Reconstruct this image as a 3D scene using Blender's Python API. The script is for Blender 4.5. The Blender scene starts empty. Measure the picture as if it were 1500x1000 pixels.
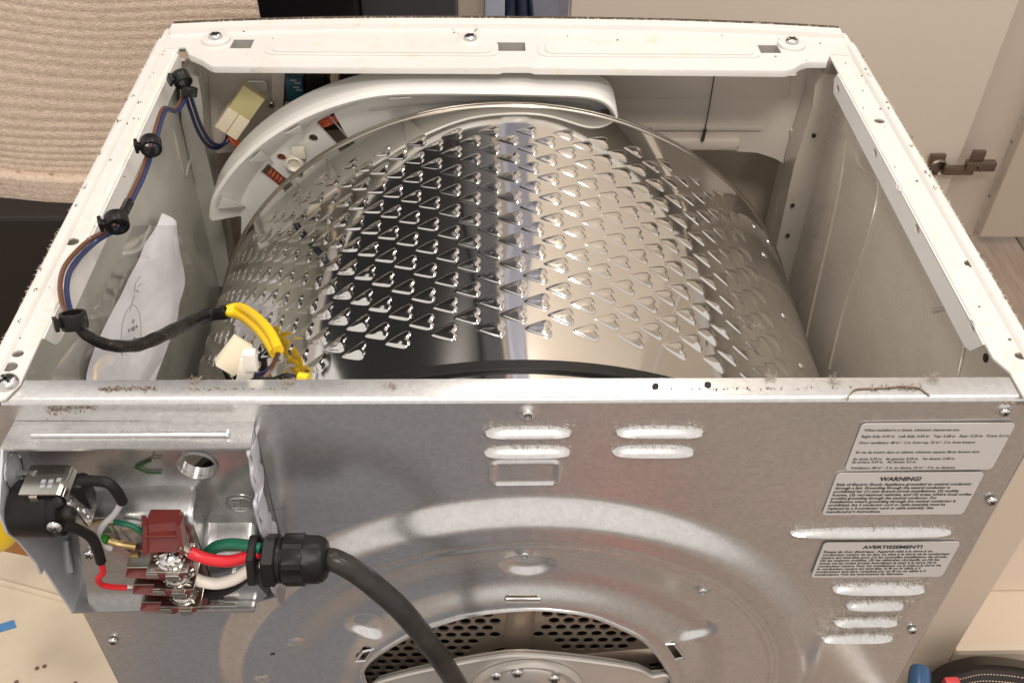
import bpy, bmesh, math, random
import numpy as np
from mathutils import Vector, Matrix, noise
from mathutils.geometry import delaunay_2d_cdt
random.seed(7); rng = np.random.default_rng(7)
scene = bpy.context.scene
# ------------------------------------------------------------------ camera
CAM_LOC=(-0.0231, -0.3806, 0.3990)
CAM_RIGHT=(0.99959, -0.02243, 0.01786)
CAM_UP=(0.00223, 0.68185, 0.73149)
CAM_FWD=(0.02859, 0.73115, -0.68162)
CAM_F=34.9726
cd = bpy.data.cameras.new('camera'); cam = bpy.data.objects.new('camera', cd)
scene.collection.objects.link(cam)
M = Matrix.Identity(4)
for i in range(3):
    M[i][0] = CAM_RIGHT[i]; M[i][1] = CAM_UP[i]; M[i][2] = -CAM_FWD[i]; M[i][3] = CAM_LOC[i]
cam.matrix_world = M
cd.sensor_width = 36; cd.sensor_fit = 'HORIZONTAL'; cd.lens = CAM_F
cd.clip_start = 0.01; cd.clip_end = 100
scene.camera = cam
# ------------------------------------------------------------------ light: a warm lit room
scene.view_settings.view_transform = 'Standard'; scene.view_settings.look = 'None'
scene.view_settings.exposure = 0.18; scene.view_settings.gamma = 1
world = bpy.data.worlds.new('World'); scene.world = world; world.use_nodes = True
bg = world.node_tree.nodes['Background']
bg.inputs[0].default_value = (1.0, 0.95, 0.90, 1); bg.inputs[1].default_value = 0.85
def area(name, loc, target, size, power, color=(1, 0.93, 0.85), shape='DISK'):
    l = bpy.data.lights.new(name, 'AREA'); l.energy = power; l.color = color; l.shape = shape; l.size = size
    o = bpy.data.objects.new(name, l); scene.collection.objects.link(o); o.location = loc
    o.rotation_euler = (Vector(target) - Vector(loc)).to_track_quat('-Z', 'Y').to_euler()
    return o
area('overhead_light', (-0.55, 0.35, 1.55), (-.3, .25, 0), 0.22, 6)
area('overhead_light', (0.75, -0.1, 1.55), (.3, .1, 0), 0.22, 6)
area('overhead_light', (0.2, 1.0, 1.5), (0, .3, 0), 0.14, 6)
area('overhead_light', (0.1, -0.9, 1.55), (0, .3, -.2), 0.40, 15)  # unseen fill added behind the camera to brighten the upright faces
# ------------------------------------------------------------------ helpers
def wloc(o):
    v = Vector((0, 0, 0))
    while o is not None:
        v += o.location; o = o.parent
    return v
def mesh(name, verts, faces, mat, parent=None, smooth=False, label=None, kind=None, mats=None, fmat=None, sharp=None):
    off = wloc(parent) if parent else Vector((0, 0, 0))
    me = bpy.data.meshes.new(name)
    me.from_pydata([tuple(Vector(v) - off) for v in verts], [], faces)
    for m in (mats or [mat]): me.materials.append(m)
    if fmat is not None:
        for p, k in zip(me.polygons, fmat): p.material_index = k
    if smooth:
        me.polygons.foreach_set('use_smooth', [True] * len(me.polygons))
        if sharp: me.set_sharp_from_angle(angle=math.radians(sharp))
    me.update()
    o = bpy.data.objects.new(name, me); scene.collection.objects.link(o)
    if parent: o.parent = parent
    if label: o['label'] = label
    if kind: o['kind'] = kind
    return o
def thing(name, label, cat, loc=(0, 0, 0), group=None):
    o = bpy.data.objects.new(name, None); scene.collection.objects.link(o)
    o.location = loc; o.empty_display_size = .02
    return tag(o, label, cat, group)
def tag(o, label, cat, group=None):
    o['label'] = label; o['category'] = cat
    if group: o['group'] = group
    return o
class MB:
    """collects pieces of one mesh"""
    def __init__(s): s.v = []; s.f = []; s.m = []
    def add(s, v, f, m=0):
        n = len(s.v); s.v += [tuple(a) for a in v]; s.f += [tuple(i + n for i in q) for q in f]; s.m += [m] * len(f); return s
    def bm(s, b, m=0, mat=None):
        if mat is not None: bmesh.ops.transform(b, matrix=mat, verts=b.verts)
        b.verts.index_update()
        s.add([v.co.copy() for v in b.verts], [[v.index for v in f.verts] for f in b.faces], m); b.free(); return s
    def box(s, lo, hi, bev=0.0, m=0, mat=None, seg=2):
        b = bmesh.new(); bmesh.ops.create_cube(b, size=1)
        lo, hi = Vector(lo), Vector(hi); c = (lo + hi) / 2; d = hi - lo
        for v in b.verts: v.co = Vector((v.co.x * d.x, v.co.y * d.y, v.co.z * d.z)) + c
        if bev > 0: bmesh.ops.bevel(b, geom=list(b.edges), offset=min(bev, .45 * min(abs(d.x), abs(d.y), abs(d.z))), segments=seg, affect='EDGES', profile=.6)
        return s.bm(b, m, mat)
    def tube(s, pts, r, n=10, m=0, smooth=True, cap=True, sub=5):
        P = spline(pts, sub) if smooth else [Vector(p) for p in pts]
        k = len(P); R = r if callable(r) else (lambda t: r)
        up = Vector((0.13, 0.21, 0.97)); v = []; f = []
        for i, p in enumerate(P):
            t = (P[min(i + 1, k - 1)] - P[max(i - 1, 0)]).normalized()
            a = (up - t * up.dot(t))
            if a.length < 1e-4: a = t.orthogonal()
            a.normalize(); up = a; b = t.cross(a); rr = R(i / (k - 1))
            for j in range(n):
                w = 2 * math.pi * j / n; v.append(p + a * (rr * math.cos(w)) + b * (rr * math.sin(w)))
        for i in range(k - 1):
            for j in range(n):
                f.append((i * n + j, i * n + (j + 1) % n, (i + 1) * n + (j + 1) % n, (i + 1) * n + j))
        if cap: f.append(tuple(range(n))[::-1]); f.append(tuple((k - 1) * n + j for j in range(n)))
        return s.add(v, f, m)
    def lathe(s, prof, axis_o, axis_d, n=24, m=0, cap=True):
        """prof: list of (distance along axis, radius)"""
        d = Vector(axis_d).normalized(); a = d.orthogonal().normalized(); b = d.cross(a); o = Vector(axis_o)
        v = []; f = []
        for h, r in prof:
            for j in range(n):
                w = 2 * math.pi * j / n; v.append(o + d * h + a * (r * math.cos(w)) + b * (r * math.sin(w)))
        for i in range(len(prof) - 1):
            for j in range(n):
                f.append((i * n + j, i * n + (j + 1) % n, (i + 1) * n + (j + 1) % n, (i + 1) * n + j))
        if cap:
            f.append(tuple(range(n))[::-1]); f.append(tuple((len(prof) - 1) * n + j for j in range(n)))
        return s.add(v, f, m)
    def plate(s, outer, holes, to3, t, m=0, back=True):
        """flat plate with holes: 2d outlines, to3(a,b,depth) -> 3d, thickness t"""
        loops = [[Vector((p[0], p[1])) for p in l] for l in [outer] + list(holes)]
        flat = [p for l in loops for p in l]; n = len(flat); fl_ = []; k = 0
        for l in loops: fl_.append(list(range(k, k + len(l)))); k += len(l)
        cv, _, cf, ov, _, _ = delaunay_2d_cdt(flat, [], fl_, 1, 1e-7)
        def inside(p, l):
            c = False
            for a, b in zip(l, l[1:] + l[:1]):
                if (a.y > p.y) != (b.y > p.y) and p.x < (b.x - a.x) * (p.y - a.y) / (b.y - a.y) + a.x: c = not c
            return c
        mp = [o_[0] if o_ else -1 for o_ in ov]; tri = []
        for q in cf:
            c = sum((cv[t] for t in q), Vector((0, 0))) / len(q)
            if all(mp[t] >= 0 for t in q) and inside(c, loops[0]) and not any(inside(c, l) for l in loops[1:]): tri.append([mp[t] for t in q])
        v = [to3(p.x, p.y, 0) for p in flat]; f = [tuple(q) for q in tri]
        if t:
            v += [to3(p.x, p.y, t) for p in flat]
            if back: f += [tuple(i + n for i in q[::-1]) for q in tri]
            k = 0
            for l in loops:
                L = len(l)
                for i in range(L): f.append((k + i, k + (i + 1) % L, k + (i + 1) % L + n, k + i + n))
                k += L
        return s.add(v, f, m)
    def build(s, name, mat, parent=None, smooth=True, sharp=35, **k):
        mats = mat if isinstance(mat, list) else [mat]
        o = mesh(name, s.v, s.f, None, parent, smooth, mats=mats, fmat=s.m, sharp=sharp, **k)
        b = bmesh.new(); b.from_mesh(o.data); bmesh.ops.recalc_face_normals(b, faces=b.faces); b.to_mesh(o.data); b.free()
        if smooth and sharp: o.data.set_sharp_from_angle(angle=math.radians(sharp))
        return o
def spline(pts, sub=5):
    P = [Vector(p) for p in pts]; out = []
    for i in range(len(P) - 1):
        a, b, c, d = P[max(i - 1, 0)], P[i], P[i + 1], P[min(i + 2, len(P) - 1)]
        for k in range(sub):
            t = k / sub
            out.append(.5 * ((2 * b) + (c - a) * t + (2 * a - 5 * b + 4 * c - d) * t * t + (3 * b - a - 3 * c + d) * t ** 3))
    out.append(P[-1]); return out
def circ(cx, cy, rx, ry=None, n=14, rot=0):
    ry = ry or rx; c, s = math.cos(rot), math.sin(rot); o = []
    for i in range(n):
        a = 2 * math.pi * i / n; x, y = rx * math.cos(a), ry * math.sin(a)
        o.append((cx + c * x - s * y, cy + s * x + c * y))
    return o
def rect(x0, y0, x1, y1): return [(x0, y0), (x1, y0), (x1, y1), (x0, y1)]
def rrect(x0, y0, x1, y1, r, n=5):
    o = []
    for cx, cy, a0 in ((x1 - r, y1 - r, 0), (x0 + r, y1 - r, 90), (x0 + r, y0 + r, 180), (x1 - r, y0 + r, 270)):
        for i in range(n + 1):
            a = math.radians(a0 + 90 * i / n); o.append((cx + r * math.cos(a), cy + r * math.sin(a)))
    return o
XY = lambda z: (lambda a, b, d: (a, b, z - d))      # horizontal plate, top at z
XZ = lambda y: (lambda a, b, d: (a, y + d, b))      # upright plate facing -y
YZ = lambda x, s=1: (lambda a, b, d: (x + s * d, a, b))
# ------------------------------------------------------------------ materials
MAT = {}
def mat(name, col, rough=.5, metal=0., nscale=0, namp=0., col2=None, bump=0., bscale=60, coat=0., rvar=0., spec=.5, stretch=None, trans=0, alpha=1):
    m = bpy.data.materials.new(name); m.use_nodes = True; nt = m.node_tree; b = nt.nodes['Principled BSDF']
    b.inputs['Base Color'].default_value = (*col, 1); b.inputs['Roughness'].default_value = rough; b.inputs['Metallic'].default_value = metal
    b.inputs['Specular IOR Level'].default_value = spec
    if coat: b.inputs['Coat Weight'].default_value = coat; b.inputs['Coat Roughness'].default_value = .15
    if trans: b.inputs['Transmission Weight'].default_value = trans
    b.inputs['Alpha'].default_value = alpha
    tc = nt.nodes.new('ShaderNodeTexCoord'); src = tc.outputs['Object']
    if stretch:
        mp = nt.nodes.new('ShaderNodeMapping'); mp.inputs['Scale'].default_value = stretch
        nt.links.new(src, mp.inputs[0]); src = mp.outputs[0]
    if nscale:
        n = nt.nodes.new('ShaderNodeTexNoise'); n.inputs['Scale'].default_value = nscale; n.inputs['Detail'].default_value = 6; n.inputs['Roughness'].default_value = .65
        nt.links.new(src, n.inputs['Vector'])
        r = nt.nodes.new('ShaderNodeMapRange'); r.inputs[1].default_value = .3; r.inputs[2].default_value = .7
        nt.links.new(n.outputs['Fac'], r.inputs[0])
        c2 = col2 or tuple(c * (1 - namp) for c in col)
        mx = nt.nodes.new('ShaderNodeMix'); mx.data_type = 'RGBA'; mx.inputs[6].default_value = (*col, 1); mx.inputs[7].default_value = (*c2, 1)
        nt.links.new(r.outputs[0], mx.inputs[0]); nt.links.new(mx.outputs[2], b.inputs['Base Color'])
        if rvar:
            r2 = nt.nodes.new('ShaderNodeMapRange'); r2.inputs[1].default_value = .3; r2.inputs[2].default_value = .7
            r2.inputs[3].default_value = max(.02, rough - rvar); r2.inputs[4].default_value = rough + rvar
            nt.links.new(n.outputs['Fac'], r2.inputs[0]); nt.links.new(r2.outputs[0], b.inputs['Roughness'])
    if bump:
        n2 = nt.nodes.new('ShaderNodeTexNoise'); n2.inputs['Scale'].default_value = bscale; n2.inputs['Detail'].default_value = 4
        nt.links.new(src, n2.inputs['Vector'])
        bp = nt.nodes.new('ShaderNodeBump'); bp.inputs['Strength'].default_value = bump; bp.inputs['Distance'].default_value = .002
        nt.links.new(n2.outputs['Fac'], bp.inputs['Height']); nt.links.new(bp.outputs[0], b.inputs['Normal'])
    MAT[name] = m; return m
def galvanised(name, col, rough, metal=.85):
    m = mat(name, col, rough, metal, nscale=5, namp=.12, rvar=.05, bump=.008, bscale=30)
    nt = m.node_tree; b = nt.nodes['Principled BSDF']; L = nt.links
    tc = nt.nodes.new('ShaderNodeTexCoord')
    v = nt.nodes.new('ShaderNodeTexVoronoi'); v.inputs['Scale'].default_value = 420; L.new(tc.outputs['Object'], v.inputs['Vector'])
    sp = nt.nodes.new('ShaderNodeMapRange'); sp.inputs[3].default_value = .93; sp.inputs[4].default_value = 1.05
    sep = nt.nodes.new('ShaderNodeSeparateColor'); L.new(v.outputs['Color'], sep.inputs[0]); L.new(sep.outputs[0], sp.inputs[0])
    old = b.inputs['Base Color'].links[0].from_socket
    mul = nt.nodes.new('ShaderNodeVectorMath'); mul.operation = 'SCALE'; L.new(old, mul.inputs[0]); L.new(sp.outputs[0], mul.inputs['Scale'])
    # fine pale scratches and dust
    n = nt.nodes.new('ShaderNodeTexNoise'); n.inputs['Scale'].default_value = 160; n.inputs['Detail'].default_value = 3; L.new(tc.outputs['Object'], n.inputs['Vector'])
    r = nt.nodes.new('ShaderNodeMapRange'); r.inputs[1].default_value = .68; r.inputs[2].default_value = .76; r.inputs[4].default_value = .5; L.new(n.outputs['Fac'], r.inputs[0])
    mx = nt.nodes.new('ShaderNodeMix'); mx.data_type = 'RGBA'; L.new(r.outputs[0], mx.inputs[0]); L.new(mul.outputs[0], mx.inputs[6]); mx.inputs[7].default_value = (.72, .69, .65, 1)
    L.new(mx.outputs[2], b.inputs['Base Color'])
    return m
GALV = galvanised('galvanised_sheet', (.70, .69, .68), .27)
GALV2 = galvanised('galvanised_shaded', (.56, .555, .55), .27)  # same sheet darkened, shade inside the bracket put into its colour
def painted(name, col, rust):
    m = mat(name, col, .38, 0, nscale=14, namp=.06, bump=.06, bscale=90, coat=.2)
    nt = m.node_tree; b = nt.nodes['Principled BSDF']; L = nt.links; tc = nt.nodes.new('ShaderNodeTexCoord')
    old = b.inputs['Base Color'].links[0].from_socket
    last = old
    for sc, lo, hi, c, amt in ((240, .66, .74, (.25, .17, .11), .8), (38, .56, .75, rust, .55)):
        n = nt.nodes.new('ShaderNodeTexNoise'); n.inputs['Scale'].default_value = sc; n.inputs['Detail'].default_value = 5; n.inputs['Roughness'].default_value = .7
        L.new(tc.outputs['Object'], n.inputs['Vector'])
        r = nt.nodes.new('ShaderNodeMapRange'); r.inputs[1].default_value = lo; r.inputs[2].default_value = hi; r.inputs[4].default_value = amt
        L.new(n.outputs['Fac'], r.inputs[0])
        mx = nt.nodes.new('ShaderNodeMix'); mx.data_type = 'RGBA'; L.new(r.outputs[0], mx.inputs[0]); L.new(last, mx.inputs[6]); mx.inputs[7].default_value = (*c, 1)
        last = mx.outputs[2]
    L.new(last, b.inputs['Base Color']); return m
WHITE = painted('white_enamel', (.66, .635, .60), (.66, .50, .35))
CLEANW = mat('white_enamel_clean', (.74, .71, .685), .33, 0, nscale=9, namp=.07, coat=.25)
RUST = mat('rust_stain', (.72, .58, .43), .7, 0, nscale=110, col2=(.80, .75, .69), bump=.3, bscale=300)
INNER = mat('inner_panel_paint', (.66, .595, .51), .25, .1, nscale=9, namp=.2, rvar=.1, coat=.7, bump=.05, bscale=12)
INNERL = mat('inner_panel_zinc', (.66, .645, .58), .25, .3, nscale=6, namp=.25, rvar=.08, bump=.06, bscale=12)
FASCIA = mat('fascia_plastic', (.74, .66, .58), .4, 0, nscale=6, namp=.08)
DOORIN = mat('front_sheet_back', (.50, .43, .34), .4, .1, nscale=5, namp=.15)
STEEL = mat('stainless_steel', (.70, .68, .65), .07, 1., nscale=12, namp=.1, rvar=.03)
STEELR = mat('rolled_rim_steel', (.40, .36, .31), .3, 1.)
PERF = mat('perforated_steel', (.52, .42, .33), .38, .75, nscale=25, namp=.25)
HUB = mat('hub_casting', (.66, .62, .57), .35, .6, nscale=15, namp=.12)
PLASTIC = mat('white_plastic', (.72, .70, .66), .42, 0, nscale=10, namp=.05, spec=.4)
BLACK = mat('black_rubber', (.014, .013, .012), .45, 0, spec=.22, nscale=90, namp=.4, bump=.08, bscale=150)
BLACKP = mat('black_plastic', (.012, .011, .011), .38, 0, spec=.22, nscale=60, namp=.3)
CORD = mat('cord_jacket', (.014, .013, .013), .30, 0, spec=.22, nscale=45, col2=(.045, .04, .036), bump=.12, bscale=120)
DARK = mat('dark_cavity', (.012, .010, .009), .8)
TAPE = mat('black_tape', (.013, .012, .012), .22, 0, spec=.22, bump=.5, bscale=160)
YELLOW = mat('yellow_insulation', (.86, .56, .01), .35)
BLUE = mat('blue_insulation', (.022, .028, .085), .35)
BROWN = mat('brown_insulation', (.12, .05, .025), .35)
NAVY = mat('navy_insulation', (.012, .014, .06), .35)
RED = mat('red_insulation', (.62, .015, .025), .35)
WHITEI = mat('white_insulation', (.78, .72, .64), .38)
GREEN = mat('green_insulation', (.006, .12, .065), .35)
GREYI = mat('grey_insulation', (.45, .44, .46), .4)
ORANGE = mat('orange_insulation', (.62, .12, .05), .4)
MAROON = mat('maroon_phenolic', (.155, .022, .017), .33, 0, nscale=50, namp=.25, coat=.2)
PLATE = mat('nickel_plate', (.66, .63, .57), .22, 1., nscale=60, namp=.25)
BRASS = mat('brass', (.62, .47, .22), .3, 1.)
SCREW = mat('zinc_screw', (.70, .69, .67), .2, 1., nscale=60, namp=.15)
CREAM = mat('cream_nylon', (.74, .65, .48), .45)
AMBER = mat('yellowed_nylon', (.52, .46, .22), .35, coat=.3)
PAPER = mat('paper', (.80, .79, .84), .7, nscale=14, namp=.06)
INK = mat('ink', (.02, .02, .025), .7)
INKG = mat('grey_print', (.30, .30, .33), .7)
MARKER = mat('green_marker', (.02, .06, .015), .5)
STICKER = mat('sticker_vinyl', (.56, .525, .50), .35, nscale=20, namp=.04)
CLOTH = mat('cotton_cloth', (.74, .585, .465), .95, nscale=190, namp=.28, bump=.9, bscale=520, spec=.1)
LINT = mat('lint', (.38, .32, .26), 1., spec=.05)
LINTW = mat('pale_lint', (.68, .62, .55), 1., spec=.05)
DIRT = mat('brown_dirt', (.16, .11, .08), 1., spec=.05)
RAILDIRT = mat('dark_trim', (.07, .05, .028), .8, nscale=120, namp=.4)
DOOR = mat('beige_laminate', (.67, .59, .50), .45, nscale=3, namp=.05)
STILE = mat('beige_stile', (.58, .50, .42), .5, nscale=3, namp=.05)
CARCASS = mat('white_melamine', (.64, .53, .42), .4, nscale=3, namp=.04)
SHEET = mat('cream_dust_sheet', (.60, .50, .375), .7, nscale=14, namp=.13, bump=.1, bscale=60)
FRIDGE = mat('black_gloss', (.006, .006, .007), .3, spec=.3)
GREYD = mat('dark_grey_door', (.05, .05, .056), .3)
BLUEW = mat('pale_blue_paint', (.36, .38, .47), .5)
BLUEC = mat('navy_cloth', (.03, .045, .085), .9, nscale=30, namp=.5)
GREYB = mat('pale_grey_print', (.34, .35, .42), .6, nscale=25, col2=(.24, .25, .33))
HINGE = mat('hinge_metal', (.24, .19, .15), .3, .9)
TAPEB = mat('blue_tape', (.06, .19, .40), .6)
WOODO = mat('orange_wood', (.40, .17, .045), .4, nscale=8, namp=.3, stretch=(1, 12, 12))
HANDLE = mat('blue_handle', (.03, .085, .19), .3)
LEATHER = mat('dark_leather', (.022, .016, .014), .45, bump=.3, bscale=200)
THREAD = mat('pale_thread', (.55, .42, .30), .8)
TEAL = mat('teal_relay', (.012, .075, .10), .35)
PCB = mat('circuit_board', (.11, .075, .045), .5, nscale=60, namp=.5)
SLEEVE = mat('clear_sleeve', (.95, .97, .95), .08, 0, trans=1., spec=.5, alpha=.35)
SLABD = mat('grey_reflected_slab', (.12, .13, .155), .9, nscale=20, namp=.2)
REDB = mat('reflected_red_block', (.34, .07, .055), .9)
# floor planks: brown wood
def wood(name, c1, c2):
    return mat(name, c1, .5, 0, nscale=6, col2=c2, stretch=(14, 1.2, 4), bump=.08, bscale=30)
PLANK = [wood('floor_plank_%s' % k, c, tuple(.65 * x for x in c)) for k, c in (('warm', (.32, .235, .175)), ('pale', (.37, .28, .215)), ('brown', (.26, .19, .145)))]

# ================================================================== THE DRYER
dryer = thing('tumble_dryer', 'white tumble dryer with its top removed and galvanised back panel towards us', 'tumble dryer', (0, 0.22, -0.85))
DZ = -.31      # drum axis height
# ---- back panel: pressed sheet as a height field over x,z (outward = -y)
def sstep(a, b, x):
    t = np.clip((x - a) / (b - a), 0, 1); return t * t * (3 - 2 * t)
NX, NZ = 521, 361
gx = np.linspace(-.2995, .2995, NX); gz = np.linspace(-.003, -.44, NZ)
X, Z = np.meshgrid(gx, gz)
PC = (.0055, -.311)
rr = np.hypot(X - PC[0], Z - PC[1])
H = np.zeros_like(X)
H += .0110 * (1 - sstep(.206, .228, rr))                       # outer ring step
H -= .0007 * np.exp(-((rr - .1895) / .003) ** 2)              # groove
H += .0005 * (1 - sstep(.1865, .190, rr))
H -= .0095 * (1 - sstep(.150, .196, rr))
H += .0075 * (1 - sstep(.119, .142, rr))                       # inner ring step
def capsule(x0, x1, z0, hh, h, top=.5):
    """louvre scoop: rises gently on its upper side, drops sharply below"""
    u = np.clip((X - x0) / (x1 - x0), 0, 1); zz = (Z - z0) / hh
    end = np.sqrt(np.clip(1 - np.abs(2 * u - 1) ** 3.2, 0, 1)); zz = (Z - z0 + hh * .35 * (1 - end)) / (hh * np.maximum(end, .05))
    prof = np.where(zz > -.35, 1 - sstep(-.35, 1.0, zz), 1 - sstep(.35, .9, -zz))
    return h * end ** .5 * prof * ((X > x0) & (X < x1))
for x0, x1, z0, hh, h in ((-.0225, .0275, -.0262, .0052, .0055), (-.0225, .0275, -.0428, .0052, .0055), (.0525, .1035, -.0262, .0052, .0055), (.0525, .1000, -.0428, .0052, .0055),
                          (.173, .280, -.1235, .0050, .0055), (.2165, .281, -.187, .0058, .0065), (.231, .273, -.2085, .0052, .006), (.2275, .2745, -.2300, .0055, .006), (.2235, .277, -.2520, .0050, .006)):
    H = np.maximum(H, capsule(x0, x1, z0, hh, h))
def boxd(x0, x1, z0, z1, r):
    cx, cz = (x0 + x1) / 2, (z0 + z1) / 2; hx, hz = (x1 - x0) / 2 - r, (z1 - z0) / 2 - r
    qx = np.maximum(np.abs(X - cx) - hx, 0); qz = np.maximum(np.abs(Z - cz) - hz, 0)
    return np.hypot(qx, qz) - r
H += .0016 * np.exp(-(boxd(-.018, .0213, -.0735, -.0535, .003) / .0014) ** 2)
for px, pz, pr, ph in ((.0055, -.152, .020, -.004), (.128, -.236, .017, -.004), (-.106, -.226, .017, -.004)):     # pressed dimples across the inner ring
    H += ph * (1 - sstep(.5, 1, np.hypot(X - px, (Z - pz) * 1.25) / pr)) * sstep(.118, .130, rr)
for sx, sz in ((.0015, -.0095), (.0028, -.1315), (.123, -.1745), (.272, -.0095), (-.1, -.174), (-.156, -.2355), (-.186, -.283)):
    H += .0016 * (1 - sstep(.3, 1, np.hypot(X - sx, Z - sz) / .0065))
H += .0006 * np.sin(X * 21 + 1) * np.sin(Z * 27)                # slight oil-canning of the thin sheet
HOLE = [(-0.1102, -0.0090, -0.3058), (-0.1130, -0.0090, -0.2833), (-0.1104, -0.0090, -0.2705), (-0.1024, -0.0090, -0.2562), (-0.0870, -0.0090, -0.2387), (-0.0704, -0.0090, -0.2236), (-0.0534, -0.0090, -0.2125), (-0.0283, -0.0090, -0.2008), (0.0056, -0.0090, -0.1955), (0.0281, -0.0090, -0.1976), (0.0511, -0.0090, -0.2049), (0.0734, -0.0090, -0.2211), (0.0888, -0.0090, -0.2350), (0.1020, -0.0090, -0.2558), (0.1121, -0.0090, -0.2775), (0.1174, -0.0090, -0.2907), (0.1153, -0.0090, -0.3114), (0.0809, -0.0090, -0.3660), (0.0113, -0.0090, -0.3999), (-0.0608, -0.0090, -0.3620)]
def inpoly(px, pz, poly):
    ins = np.zeros(px.shape, bool); n = len(poly)
    for i in range(n):
        x1, z1 = poly[i]; x2, z2 = poly[(i + 1) % n]
        c = ((z1 > pz) != (z2 > pz)) & (px < (x2 - x1) * (pz - z1) / (z2 - z1 + 1e-12) + x1); ins ^= c
    return ins
hole2 = [(p[0], p[2]) for p in spline(HOLE + [HOLE[0]], 4)[:-1]]
cut = inpoly(X, Z, hole2) | ((X > -.279) & (X < -.1545) & (Z < -.0185) & (Z > -.157))
SLOTS = [[(-0.0085, -0.0090, -0.1835), (0.0145, -0.0090, -0.1839), (0.0147, -0.0090, -0.1881), (-0.0084, -0.0090, -0.1877)], [(0.1066, -0.0090, -0.2446), (0.1129, -0.0090, -0.2438), (0.1234, -0.0090, -0.2630), (0.1161, -0.0090, -0.2648)], [(-0.1172, -0.0090, -0.2635), (-0.1096, -0.0090, -0.2494), (-0.1026, -0.0090, -0.2467), (-0.1087, -0.0090, -0.2618)]]
for s_ in SLOTS: cut |= inpoly(X, Z, [(p[0], p[2]) for p in s_])
for hx, hz, hr in ((.0015, -.0095, .0024), (.0028, -.1315, .002), (.123, -.1745, .002)): cut |= np.hypot(X - hx, Z - hz) < hr
V = np.stack([X, -H, Z], -1).reshape(-1, 3)
idx = np.arange(NX * NZ).reshape(NZ, NX)
q = np.stack([idx[:-1, :-1], idx[1:, :-1], idx[1:, 1:], idx[:-1, 1:]], -1).reshape(-1, 4)
bad = cut.reshape(-1); q = q[bad[q].sum(1) < 2]
panel = MB(); panel.v = [tuple(v) for v in V.tolist()]; panel.f = [tuple(t) for t in q.tolist()]; panel.m = [0] * len(panel.f)
# fold at the top, flange, lower sheet
fold = [(0, -.003), (.0004, -.0015), (.0015, -.0004), (.003, 0), (.0165, 0), (.0165, -.0012)]
fx = [-.287, .2965]; vv = []; ff = []
for x in fx: vv += [(x, y, z) for y, z in fold]
for i in range(len(fold) - 1): ff.append((i, i + 1, i + 1 + len(fold), i + len(fold)))
panel.add(vv, ff)
panel.add([(-.2995, 0, -.44), (.2995, 0, -.44), (.2995, 0, -.85), (-.2995, 0, -.85)], [(0, 1, 2, 3)])
for sx in (-.2995, .2995): panel.add([(sx, 0, 0), (sx, .012, 0), (sx, .012, -.85), (sx, 0, -.85)], [(0, 1, 2, 3)])
back = mesh('back_panel', panel.v, panel.f, GALV, dryer, True, label='grey galvanised steel back panel with pressed rings and louvres')
back.data.set_sharp_from_angle(angle=math.radians(50))
lip = MB(); lip.tube([(x, -.0095, z) for x, z in hole2 + [hole2[0]]], .0018, 8, smooth=False, cap=False)
lip.build('hole_lip', GALV, back)
for s_ in SLOTS:
    b = MB(); b.tube([(p[0], -.0092, p[2]) for p in s_ + [s_[0]]], .0010, 6, smooth=False, cap=False); b.build('slot_edge', GALV, back)
# flange details
def screw(name, pos, d, r, parent, mats=None, cross=True, lbl=None):
    b = MB(); d = Vector(d).normalized()
    b.lathe([(0, r), (.25 * r, r), (.5 * r, .85 * r), (.62 * r, .45 * r), (.62 * r, .01 * r)], pos, d, 16)
    if cross:
        a = d.orthogonal().normalized(); e = d.cross(a); o = Vector(pos) + d * (.60 * r)
        for u, w in ((a, e), (e, a)):
            c = [o + u * (sx * .6 * r) + w * (sy * .13 * r) + d * h for h in (-.1 * r, .06 * r) for sx, sy in ((-1, -1), (1, -1), (1, 1), (-1, 1))]
            b.add(c, [(4, 5, 6, 7), (0, 1, 5, 4), (1, 2, 6, 5), (2, 3, 7, 6), (3, 0, 4, 7)], 1)
    return b.build(name, mats or [SCREW, DARK], parent, sharp=50, label=lbl)
for p in ((.272, -.002, -.0095), (.2905, -.001, -.0085)): screw('screw', p, (0, -1, 0), .0030, back)
for p in ((0.2935, -0.0010, -0.0916), (0.2880, -0.0010, -0.2423), (-0.2875, -0.0010, -0.2455), (-0.1868, -0.0090, -0.2785), (-0.1738, -0.0080, -0.2498)): screw('screw', p, (0, -1, 0), .0035, back)
for p in ((0.0735, 0.0098, 0.0006), (0.1034, 0.0108, 0.0006)):
    MB().lathe([(0, .0019), (.0004, .0019)], p, (0, 0, 1), 14).build('flange_hole', DARK, back)
for hx, hz, hr in ((.0015, -.0095, .0032), (.0028, -.1315, .0028), (.123, -.1745, .0028)):
    b = MB(); b.lathe([(-.0035, hr), (.0028, hr), (.0034, hr * .8), (.0005, hr * .6)], (hx, -.0005 - (.008 if hz < -.05 else 0), hz), (0, -1, 0), 14, cap=False); b.build('pierced_hole', GALV, back)

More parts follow.
